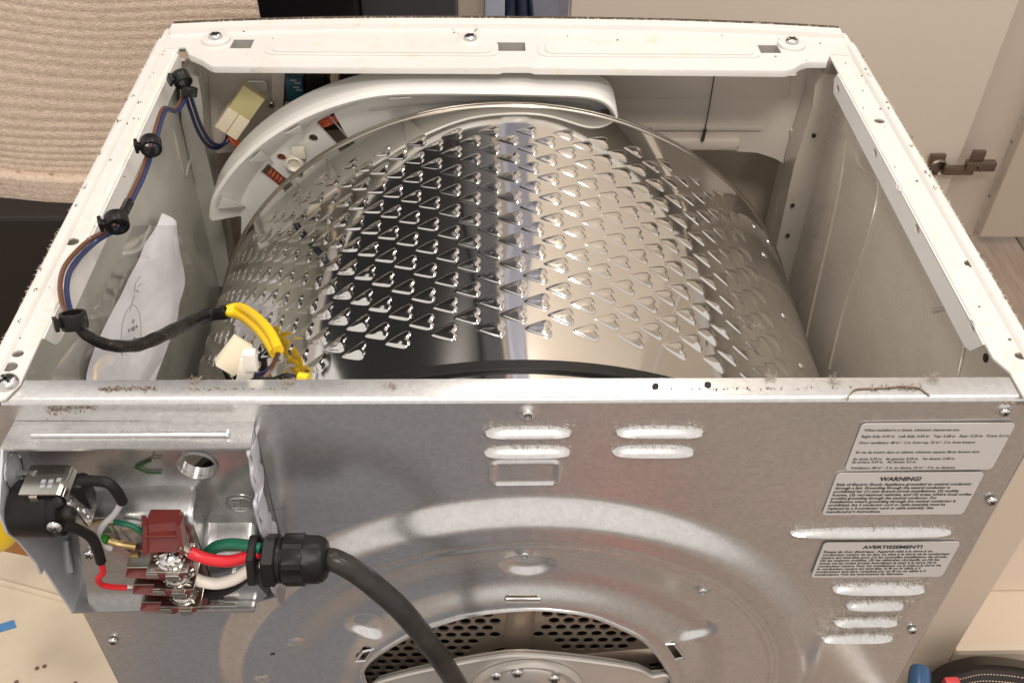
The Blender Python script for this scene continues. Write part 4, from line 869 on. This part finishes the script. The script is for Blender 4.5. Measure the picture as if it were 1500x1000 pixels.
for xa in (bxa + .001, bxb - .003): b.add([(xa, -.0395, s1[2] + .006), (xa + .003, -.0395, s1[2] + .006), (xa + .003 + (.002 if xa < -.21 else 0), -.0325, s1[2] + .0245), (xa + (.003 if xa < -.21 else 0), -.0325, s1[2] + .0245), (xa, -.03, s1[2] + .006), (xa + .003, -.03, s1[2] + .006), (xa + .003, -.025, s1[2] + .0245), (xa, -.025, s1[2] + .0245)], [(0, 1, 2, 3), (0, 3, 7, 4), (1, 2, 6, 5), (3, 2, 6, 7), (0, 1, 5, 4)])
b.box((bxa + .004, -.0355, s1[2] + .0165), (bxb - .003, -.031, s1[2] + .0185), .0004)
for i, s_ in enumerate((s1, s2, s3)):
    z = s_[2]
    b.box((bxa + .004, -.047, z - .0062), (bxb - .001, -.022, z - .0022), .0006)
    b.box((bxa - .012, -.042, z - .0130), (bxa + .008, -.024, z - .0105), .0005, mat=None)
    b.add([(bxa - .012, -.043, z - .0105), (bxa + .010, -.044, z - .0125), (bxa + .010, -.026, z - .0045), (bxa - .012, -.026, z - .0060)], [(0, 1, 2, 3)])
hous = b.build('housing', MAROON, tb, smooth=False)
for i, s_ in enumerate((s1, s2, s3)):
    z = s_[2]; c = MB(); c.box((bxa + .003, -.0465, z - .0022), (bxb + .002, -.026, z - .0008), .0003); c.box((bxa - .010, -.042, z - .0035), (bxa + .003, -.030, z - .0023), .0003)
    c.box((bxa + .003, -.0478, z - .0050), (bxa + .010, -.0468, z - .0010), .0002); c.box((bxa + .014, -.0485, z - .0075), (bxa + .022, -.0465, z - .0020), .0005)
    pl_ = c.build('terminal_plate', PLATE, tb, smooth=False)
    sx_ = bxa + .0155; c = MB()
    c.lathe([(0, .0084), (.0008, .0086), (.0012, .0066), (.0016, .0076), (.0034, .0072), (.0044, .0045), (.0044, .002)], (sx_, -.0365, z - .0006), (.05, -.12, 1), 18)
    for k in range(3): a = k * 1.05 + .4; c.tube([(sx_ - .006 * math.cos(a), -.0365 - .006 * math.sin(a), z + .0040), (sx_ + .006 * math.cos(a), -.0365 + .006 * math.sin(a), z + .0046)], .0007, 6, smooth=False)
    for k in range(9): a = random.uniform(0, 6.28); c.tube([(sx_ + .005 * math.cos(a), -.0365 + .005 * math.sin(a), z + .001), (sx_ + .0095 * math.cos(a + .4), -.0365 + .0085 * math.sin(a + .4), z + .0012 + random.uniform(0, .0025))], .0006, 5, smooth=False)
    c.build('terminal_screw', SCREW, tb, sharp=40)
# cord with gland and conductors
gl = thing('cable_gland', 'black plastic cable gland on the right side of the metal bracket', 'cable gland', (-.14, -.04, -.09))
gy, gz = -.040, (-0.1303, -0.0400, -0.0920)[2]
def hexpr(b, x0, x1, r, n=6, rot=.2, bev=.0008):
    vv = []; ff = []
    for x, q in ((x0, r - bev), (x0 + bev, r), (x1 - bev, r), (x1, r - bev)):
        for k in range(n): a = 2 * math.pi * k / n + rot; vv.append((x, gy + q * math.cos(a), gz + q * math.sin(a)))
    for i in range(3):
        for k in range(n): ff.append((i * n + k, i * n + (k + 1) % n, (i + 1) * n + (k + 1) % n, (i + 1) * n + k))
    ff += [tuple(range(n))[::-1], tuple(3 * n + k for k in range(n))]; b.add(vv, ff)
b = MB(); hexpr(b, -.1585, -.1540, .0165, 6, .1); b.build('inner_nut', BLACKP, gl, smooth=False)
b = MB(); hexpr(b, -.1505, -.1430, .0162, 6, .25); b.build('lock_nut', BLACKP, gl, smooth=False)
b = MB(); b.lathe([(0, .0125), (.002, .0125), (.002, .0135), (.004, .0135), (.004, .0125), (.006, .0125)], (-.1445, gy, gz), (1, 0, 0), 24); b.build('thread', BLACKP, gl)
b = MB(); vv = []; ff = []; n = 32
for x, q, w in ((-.1395, .0138, .0006), (-.1385, .0146, .0009), (-.1275, .0146, .0009), (-.1270, .0143, .0002), (-.1200, .0140, .0), (-.1165, .0128, 0), (-.1145, .0105, 0), (-.1140, .0085, 0)):
    for k in range(n): a = 2 * math.pi * k / n; r_ = q + (w if k % 4 < 2 else -w); vv.append((x, gy + r_ * math.cos(a), gz + r_ * math.sin(a)))
for i in range(7):
    for k in range(n): ff.append((i * n + k, i * n + (k + 1) % n, (i + 1) * n + (k + 1) % n, (i + 1) * n + k))
ff += [tuple(range(n))[::-1], tuple(7 * n + k for k in range(n))]
b.add(vv, ff); b.build('cap_nut', BLACKP, gl, sharp=30)
pc = thing('power_cord', 'thick black power cord curving down across the galvanised panel', 'power cord', (-.08, -.05, -.2))
ce = Vector((-.1150, gy, gz))
b = MB(); b.tube([ce, [(-0.1093, -0.0420, -0.0907)][0], [(-0.0985, -0.0450, -0.0968)][0], [(-0.0852, -0.0490, -0.1101)][0], [(-0.0719, -0.0530, -0.1275)][0], [(-0.0587, -0.0550, -0.1570)][0], [(-0.0482, -0.0550, -0.1888)][0], [(-0.0383, -0.0550, -0.2247)][0], [(-0.0324, -0.0550, -0.2685)][0], [(-0.0286, -0.0550, -0.4333)][0], [(-0.0279, -0.0500, -1.0845)][0]], .0068, 18, sub=8); b.build('jacket', CORD, pc, sharp=None)
def cond(nm, pts, r, m, bare):
    b = MB(); b.tube(pts, r, 12, sub=7); o = b.build(nm, m, pc, sharp=None)
    if bare: c = MB(); c.tube(bare, r * .72, 10, sub=3); c.build('bare_end', PLATE, o)
n0 = Vector((-.1585, gy, gz))
cond('red_conductor', [[(-0.1946, -0.0360, -0.0893)][0], [(-0.1894, -0.0370, -0.0920)][0], [(-0.1813, -0.0390, -0.0933)][0], [(-0.1707, -0.0400, -0.0927)][0], [(-0.1606, -0.0400, -0.0888)][0], [(-0.1528, -0.0400, -0.0842)][0]], .0036, RED, [[(-0.1996, -0.0360, -0.0832)][0], [(-0.1943, -0.0360, -0.0900)][0]])
cond('white_conductor', [[(-0.1988, -0.0360, -0.1143)][0], [(-0.1923, -0.0380, -0.1165)][0], [(-0.1833, -0.0390, -0.1173)][0], [(-0.1724, -0.0400, -0.1116)][0], [(-0.1629, -0.0400, -0.1032)][0], [(-0.1535, -0.0400, -0.0937)][0]], .0036, WHITEI, [[(-0.2017, -0.0360, -0.1086)][0], [(-0.1985, -0.0360, -0.1150)][0]])
cond('green_conductor', [[(-0.1907, -0.0280, -0.1063)][0], [(-0.1833, -0.0300, -0.0945)][0], [(-0.1745, -0.0320, -0.0878)][0], [(-0.1658, -0.0340, -0.0851)][0], [(-0.1578, -0.0370, -0.0830)][0], [(-0.1520, -0.0390, -0.0829)][0]], .0036, GREEN, None)
cond('black_conductor', [[(-0.1984, -0.0320, -0.1373)][0], [(-0.1904, -0.0330, -0.1359)][0], [(-0.1809, -0.0340, -0.1308)][0], [(-0.1703, -0.0360, -0.1191)][0], [(-0.1593, -0.0380, -0.1034)][0], [(-0.1545, -0.0380, -0.0979)][0]], .0036, BLACK, [[(-0.2029, -0.0330, -0.1320)][0], [(-0.1980, -0.0320, -0.1374)][0]])

# ================================================================== LINT (uncountable)
b = MB(); bl = MB(); bd = MB()
def hair(b, p, d, L, r=.00022):
    p = Vector(p); d = Vector(d).normalized(); o = d.orthogonal().normalized(); q = d.cross(o)
    m_ = p + d * L * .5 + (o * random.uniform(-.3, .3) + q * random.uniform(-.3, .3)) * L; e = p + d * L + (o * random.uniform(-.5, .5) + q * random.uniform(-.5, .5)) * L
    v = []
    for c_, w in ((p, r), (m_, r * .8)):
        v += [c_ + o * w, c_ - o * w * .5 + q * w * .8, c_ - o * w * .5 - q * w * .8]
    v.append(e); b.add(v, [(0, 1, 4, 3), (1, 2, 5, 4), (2, 0, 3, 5), (3, 4, 6), (4, 5, 6), (5, 3, 6)])
for i in range(900):
    s_ = 1 if random.random() < .6 else -1
    y = random.uniform(.02, .44); cl = noise.noise((y * 40, s_ * 3, 0))
    if cl < -.15: continue
    hair(bl if random.random() < .6 else b, (s_ * .2992, y, .0045), (s_, random.uniform(-1, 1), random.uniform(-.4, .6)), random.uniform(.0008, .0022) * (1 + max(0, cl)))
for i in range(260):
    x = random.uniform(-.28, .29); yq = .460 - .015 * abs(x / .29) ** 2.6
    hair(bl, (x, yq, .0068), (random.uniform(-1, 1), 1, random.uniform(0, .8)), random.uniform(.001, .003))
for x0, x1, z0, n in ((.2165, .281, -.182, 260), (.231, .276, -.2035, 200), (.2275, .276, -.2255, 220), (.2235, .277, -.2470, 200), (.173, .280, -.1190, 130), (-.0225, .0275, -.0215, 60), (-.02, .0275, -.0385, 60), (.0525, .1035, -.0215, 60), (.0525, .1, -.0385, 60)):
    for i in range(n): hair(bl if random.random() < .7 else b, (random.uniform(x0, x1), -.0008, z0 + random.gauss(0, .0012)), (random.uniform(-1, 1), -.5, random.uniform(-.4, .8)), random.uniform(.001, .0030))
for i in range(420):
    hair(b, (random.uniform(.222, .283), -.0006, random.uniform(-.256, -.178)), (random.uniform(-1, 1), -.35, random.uniform(-1, 1)), random.uniform(.002, .006), .00016)
for x0, x1, y, z, n, jj in ((-.262, -.235, .002, -.0045, 360, .0022), (-.262, -.252, .001, -.0065, 120, .003), (-.236, -.205, .0095, .0002, 140, .0009), (-.19, -.13, .0090, .0002, 40, .0004), (.06, .19, .0080, .0002, 50, .0003), (.195, .225, .008, .0004, 110, .0012), (.27, .292, -.0004, -.004, 90, .0008), (-.225, -.212, .001, -.0165, 60, .0015)):
    for i in range(n): hair(bd if random.random() < .6 else b, (random.uniform(x0, x1), y + random.gauss(0, jj), z), (random.uniform(-1, 1), random.uniform(-.6, .6) , random.uniform(0, .25)), random.uniform(.0007, .0024), .0003)
for u in ((-0.1846, 0.0150, 0.0010), (-0.1312, 0.0131, 0.0010), (-0.0751, 0.0102, 0.0010), (0.1759, 0.0133, 0.0010), (0.2329, 0.0158, 0.0010), (0.1386, 0.0162, 0.0010)):
    for i in range(26): hair(b, Vector(u) + Vector((random.gauss(0, .002), random.gauss(0, .0012), 0)), (random.uniform(-1, 1), random.uniform(-1, 1), random.uniform(0, 1)), random.uniform(.002, .005), .0002)
wv = [(0.1794, -0.0019, 0.0006), (0.1832, 0.0039, 0.0006), (0.1875, 0.0066, 0.0006), (0.1970, 0.0071, 0.0006), (0.2090, 0.0081, 0.0006), (0.2138, 0.0086, 0.0006), (0.2224, 0.0075, 0.0006), (0.2255, 0.0037, 0.0006), (0.2269, 0.0010, 0.0006)]
bd.tube(wv, .0004, 6); b.tube([Vector(p) + Vector((0, .0006, .0003)) for p in wv], lambda t: .00035 + .0002 * noise.noise((t * 30, 0, 0)), 6)
for i in range(90):
    t_ = random.random()
    if t_ < .4: p = Vector((-.2985 + abs(random.gauss(0, .010)), random.uniform(.02, .44), .0026))
    elif t_ < .7: p = Vector((.2985 - abs(random.gauss(0, .010)), random.uniform(.02, .43), .0026))
    else: p = Vector((random.uniform(-.28, .28), .452 - abs(random.gauss(0, .02)), .0034))
    w = random.uniform(.0003, .0010); bd.add([p + Vector((-w, -w * .6, 0)), p + Vector((w * .8, -w, 0)), p + Vector((w, w * .7, .0002)), p + Vector((-w * .5, w, 0)), p + Vector((0, 0, .0006))], [(0, 1, 4), (1, 2, 4), (2, 3, 4), (3, 0, 4)])
for s_ in (-1, 1):
    for i in range(12):
        y = random.uniform(.05, .42); p = Vector((s_ * (.2985 + random.uniform(-.004, .001)), y, .0058)); 
        for k in range(5): hair(bd, p + Vector((random.gauss(0, .0005), random.gauss(0, .001), 0)), (random.uniform(-1, 1), random.uniform(-1, 1), .4), random.uniform(.0008, .0018), .0003)
for mb, m, nm in ((b, LINT, 'lint'), (bl, LINTW, 'pale_lint'), (bd, DIRT, 'dark_lint')):
    o = mesh(nm, mb.v, mb.f, m, None, True, kind='stuff'); tag(o, {'lint': 'grey brown lint caught on the louvres and panel edge', 'pale_lint': 'pale fluffy lint along the rails and louvres', 'dark_lint': 'dark clumped lint along the back panel fold'}[nm], 'lint')

# ================================================================== SURROUNDINGS
fl = mesh('floor', [(-4, -4, -.858), (4, -4, -.858), (4, 5, -.858), (-4, 5, -.858)], [(0, 1, 2, 3)], PLANK[2]); fl['kind'] = 'structure'
pm = {}
for i in range(26):
    x = -1.7 + .14 * i
    for j in range(5):
        w, L_ = .1375, 1.17; y = -1.6 + j * 1.18 + (i * .43) % 1.0
        k = (i * 7 + j * 3) % 3
        if k not in pm:
            t = MB(); t.box((0, 0, 0), (w, L_, .008), .0015, seg=1); o = t.build('floor_plank', PLANK[k], fl, smooth=False); o.data.transform(Matrix.Translation(wloc(fl))); pm[k] = o.data; o.location = (x, y, -.858)
        else:
            o = bpy.data.objects.new('floor_plank', pm[k]); scene.collection.objects.link(o); o.parent = fl; o.location = (x, y, -.858)
def solid(name, lo, hi, m, label, cat, bev=.003, extra=None):
    b = MB(); b.box(lo, hi, bev); o = b.build(name, m, None, smooth=False); tag(o, label, cat); return o
# cloth hanging at the left
b = MB(); NXc, NZc = 150, 420
vv = []; ff = []
for j in range(NZc + 1):
    for i in range(NXc + 1):
        u, v = i / NXc, j / NZc
        x = -1.0 + u * (.762 - .004 * math.sin(v * 9)); zb = -.262 + .03 * math.cos((u - .55) * 3) - .035 * max(0, u - .45) * 2 ; z = .03 + (zb - .03) * v
        yc = .56 + .022 * math.sin(x * 7 + 1 + 1.5 * z) + .010 * math.sin(x * 17 - 2 * z) + .018 * noise.noise((x * 3, z * 3, 1)) - .03 * max(0, -.2 - z)
        ridge = .0006 * math.sin((z + .05 * x + .018 * noise.noise((x * 5, z * 4, 3))) * 2 * math.pi / (.0106 + .0006 * math.sin(z * 31)))
        fade = .6 + .4 * noise.noise((x * 6, z * 6, 9)); 
        if z < -.215: ridge *= .25
        vv.append((x, yc - ridge * fade - (.010 if z < -.213 else 0), z))
for j in range(NZc):
    for i in range(NXc): a = j * (NXc + 1) + i; ff.append((a, a + 1, a + NXc + 2, a + NXc + 1))
cl = mesh('hanging_towel', vv, ff, CLOTH, None, True); tag(cl, 'beige ribbed towel hanging to the left behind the dryer', 'towel')
so_ = cl.modifiers.new('thickness', 'SOLIDIFY'); so_.thickness = .004
b = MB(); b.tube([(-1.05, .56, .032), (-.3, .56, .032)], .008, 14, smooth=False); b.build('towel_rod', SCREW, cl)
# things behind the front rail
solid('refrigerator', (-.95, 1.05, -.85), (-.2155, 1.6, 2.1), FRIDGE, 'glossy black appliance behind the towel', 'refrigerator', .006)
solid('grey_door', (-.2140, 1.12, -.85), (-.0650, 1.22, 2.1), GREYD, 'dark grey door panel beside the black appliance', 'door', .004)
solid('door_jamb', (-.0645, 1.18, -.85), (-.0205, 1.30, 2.1), mat('tan_jamb', (.52, .44, .36), .5), 'tan upright strip behind the middle of the front rail', 'door jamb', .003)
solid('pale_blue_post', (-.0200, 1.16, -.85), (.0125, 1.28, 2.1), BLUEW, 'pale blue upright post behind the front rail', 'post', .003)
solid('patterned_panel', (.013, 1.30, -.85), (.128, 1.34, 2.1), GREYB, 'pale grey patterned panel behind the hanging navy cloth', 'panel', .003)
vv = []; ff = []
for j in range(40):
    for i in range(16):
        u, v = i / 15, j / 39; vv.append((.018 + u * (.044 + .008 * math.sin(v * 14)), 1.272 + .012 * math.sin(u * 14 + v * 3), .4 - v * .82))
for j in range(39):
    for i in range(15): a = j * 16 + i; ff.append((a, a + 1, a + 17, a + 16))
nv = mesh('navy_cloth', vv, ff, BLUEC, None, True); tag(nv, 'dark blue cloth hanging beside the pale blue post', 'cloth'); sm_ = nv.modifiers.new('thickness', 'SOLIDIFY'); sm_.thickness = .004
# beige cabinet door, face frame, hinge
fr = thing('cupboard', 'large beige cupboard behind the right of the dryer with its metal hinge showing', 'cupboard', (.6, 1.35, -.85))
b = MB(); b.box((.1285, 1.26, -.80), (.905, 1.282, 2.1), .003); b.build('door_leaf', DOOR, fr, smooth=False)
b = MB(); b.box((.910, 1.28, -.85), (1.005, 1.36, 2.1), .003); b.build('stile', STILE, fr, smooth=False)
b = MB(); b.box((1.0035, 1.25, -.83), (1.35, 1.272, 2.1), .003); b.build('side_leaf', mat('beige_leaf', (.50, .43, .345), .45), fr, smooth=False)
hg = mesh('hinge', [], [], HINGE, fr)
ha, hb2 = Vector((0.8627, 1.2560, -0.6605)), Vector((0.9387, 1.2500, -0.6517))
b = MB(); b.lathe([(0, .018), (.006, .018), (.010, .015), (.004, .012)], ha, (0, -1, 0), 20); b.box(*[tuple(ha + Vector(q)) for q in ((-.020, -.006, .010), (.010, .002, .028))], .002); b.build('hinge_cup', HINGE, hg)
b = MB(); b.box(*[tuple(ha.lerp(hb2, .5) + Vector(q)) for q in ((-.030, -.016, -.014), (.030, -.006, .004))], .002); b.build('hinge_arm', HINGE, hg)
b = MB(); b.box(*[tuple(hb2 + Vector(q)) for q in ((-.028, -.016, -.008), (.030, -.002, .012))], .002); b.box(*[tuple(hb2 + Vector(q)) for q in ((-.022, -.010, .012), (.004, -.002, .034))], .002); b.lathe([(0, .006), (.004, .006)], hb2 + Vector((0, -.016, 0)), (0, -1, 0), 12); b.build('hinge_plate', HINGE, hg)
# lower right: open white cabinet carcass
cc_ = thing('open_cabinet', 'open cream cabinet carcass standing right of the dryer', 'cabinet', (.6, .25, -.85))
b = MB(); b.box((.382, .1, -.85), (.424, .19, -.14), .004); b.build('side_board', CARCASS, cc_, smooth=False)
b = MB(); b.box((.4245, .1, -.475), (1.1, .19, -.452), .006); b.build('bottom_board', CARCASS, cc_, smooth=False)
b = MB(); b.box((.4245, .165, -.4515), (1.1, .189, -.18), .002); b.build('back_board', mat('lit_melamine', (.76, .63, .51), .5), cc_, smooth=False)  # paler copy of the melamine, light on the back board in its colour
b = MB(); b.box((.4245, .13, -.85), (1.1, .15, -.4755), .002); b.build('plinth', STILE, cc_, smooth=False)
# tools bottom right
sd = thing('screwdriver', 'blue screwdriver handle at the bottom right edge', 'screwdriver', (0.3672, 0.0611, -0.4200))
p0, p1 = Vector((0.3639, 0.0600, -0.4083)), Vector((0.3478, 0.0200, -0.4080))
b = MB(); b.lathe([(0, .004), (.002, .0085), (.008, .0095), (.03, .0095), (.035, .0080), (.042, .0095), (.08, .0095), (.085, .005)], p0, p1 - p0, 18); b.build('handle', HANDLE, sd, sharp=40)
b = MB(); b.tube([p0 + (p1 - p0).normalized() * .086, p0 + (p1 - p0).normalized() * .18], .003, 10, smooth=False); b.build('shank', SCREW, sd)
bgz = thing('leather_bag', 'dark leather tool bag with pale stitching at the bottom right corner', 'bag', (0.4266, 0.0500, -0.4191))
rimp = [(0.3863, 0.0600, -0.4368), (0.3934, 0.0600, -0.4198), (0.4058, 0.0600, -0.4104), (0.4193, 0.0600, -0.4048), (0.4383, 0.0600, -0.4064), (0.4587, 0.0600, -0.4116), (0.5022, 0.0600, -0.4272)]
vv = []; ff = []
R3 = spline(rimp, 6)
for p in R3: vv += [p, p + Vector((0, -.004, -.004)), p + Vector((0, -.02, -.05)), p + Vector((0, -.03, -.16)), p + Vector((0, .012, -.006)), p + Vector((0, .02, -.16))]
for i in range(len(R3) - 1):
    for a, c in ((0, 1), (1, 2), (2, 3), (0, 4), (4, 5)): ff.append((i * 6 + a, i * 6 + c, (i + 1) * 6 + c, (i + 1) * 6 + a))
mesh('bag_body', vv, ff, LEATHER, bgz, True)
b = MB()
for row in (0.0035, .010):
    Q = spline(rimp, 26)
    for i in range(0, len(Q) - 3, 4): d = Vector((0, -.0035 - row * .45, -.004 - row)); b.tube([Q[i] + d, Q[i + 2] + d], .0006, 5, smooth=False)
b.build('stitching', THREAD, bgz)
b = MB(); tg = Vector((0.3862, 0.0450, -0.4099)); b.box(*[tuple(tg + Vector(q)) for q in ((-.006, -.004, -.006), (.007, .004, .006))], .002); b.build('red_tag', mat('red_tag_plastic', (.55, .05, .05), .4), bgz)
# left side: black box, orange board, dust sheet with blue tape
solid('black_cabinet', (-1.3, .50, -.85), (-.335, .54, -.24), mat('matt_black', (.010, .0085, .008), .5), 'black cabinet below the hanging towel', 'cabinet', .004)
b = MB(); b.box((-.95, .20, -.62), (-.425, .48, -.585), .004); ob = b.build('wooden_board', WOODO, None, smooth=False); tag(ob, 'orange brown wooden board behind the bracket at the left edge', 'board')
b = MB(); ys_ = spline([(-0.4666, 0.1700, -0.2628), (-0.4285, 0.1500, -0.2584), (-0.4305, 0.1500, -0.2886), (-0.4403, 0.1500, -0.3223), (-0.4693, 0.1500, -0.3420)], 5); b.tube(ys_, .012, 12, smooth=False); yo = b.build('yellow_strap', YELLOW, None); tag(yo, 'bright yellow strap at the left edge behind the bracket', 'strap')
sh = [(-0.6874, 0.2643, -0.5000), (-0.5409, 0.2576, -0.5000), (-0.4941, 0.2467, -0.5000), (-0.4517, 0.2292, -0.5000), (-0.4289, 0.2190, -0.5000), (-0.2663, 0.0352, -0.5000), (-0.6178, 0.0402, -0.5000)]
b = MB(); b.plate([(p[0], p[1]) for p in sh], [], XY(-.5), .018); ds = b.build('worktop', SHEET, None, smooth=False); tag(ds, 'cream board lying left of the dryer with a strip of blue tape', 'board')
b = MB(); b.tube([(p[0], p[1], -.4995) for p in [(-0.5738, 0.2305, -0.5000), (-0.5272, 0.2183, -0.5000), (-0.4807, 0.2047, -0.5000), (-0.4424, 0.1930, -0.5000), (-0.4044, 0.1806, -0.5000)]], .0035, 8); b.build('board_ridge', SHEET, ds)
tpz = [(-0.5276, 0.1622, -0.4993), (-0.4977, 0.1734, -0.4993), (-0.4921, 0.1649, -0.4993), (-0.5242, 0.1531, -0.4993)]
mesh('blue_tape', tpz + [(p[0], p[1], p[2] - .0004) for p in tpz], [(0, 1, 2, 3), (0, 1, 5, 4), (1, 2, 6, 5), (2, 3, 7, 6)], TAPEB, ds)
b = MB()
for p in [(-0.4574, 0.1200, -0.4995), (-0.4509, 0.1220, -0.4995), (-0.4723, 0.1059, -0.4995), (-0.4160, 0.1038, -0.4995)]: b.lathe([(0, .0022), (.0003, .002)], p, (0, 0, 1), 8)
b.build('speck', DIRT, ds)
# floor behind us: unseen blocks added for their reflection in the back panel
b = MB(); b.box((-.50, -1.4, -.8495), (.06, -.20, -.842), .003); o = b.build('reflected_slab', SLABD, None, smooth=False); tag(o, 'unseen dark grey slab added for its dark reflection in the back panel', 'mat')
b = MB(); b.box((.10, -.62, -.8495), (.26, -.42, -.80), .01); o = b.build('reflected_red_block', REDB, None, smooth=False); tag(o, 'unseen red block added to tint the reflection in the back panel', 'cloth')
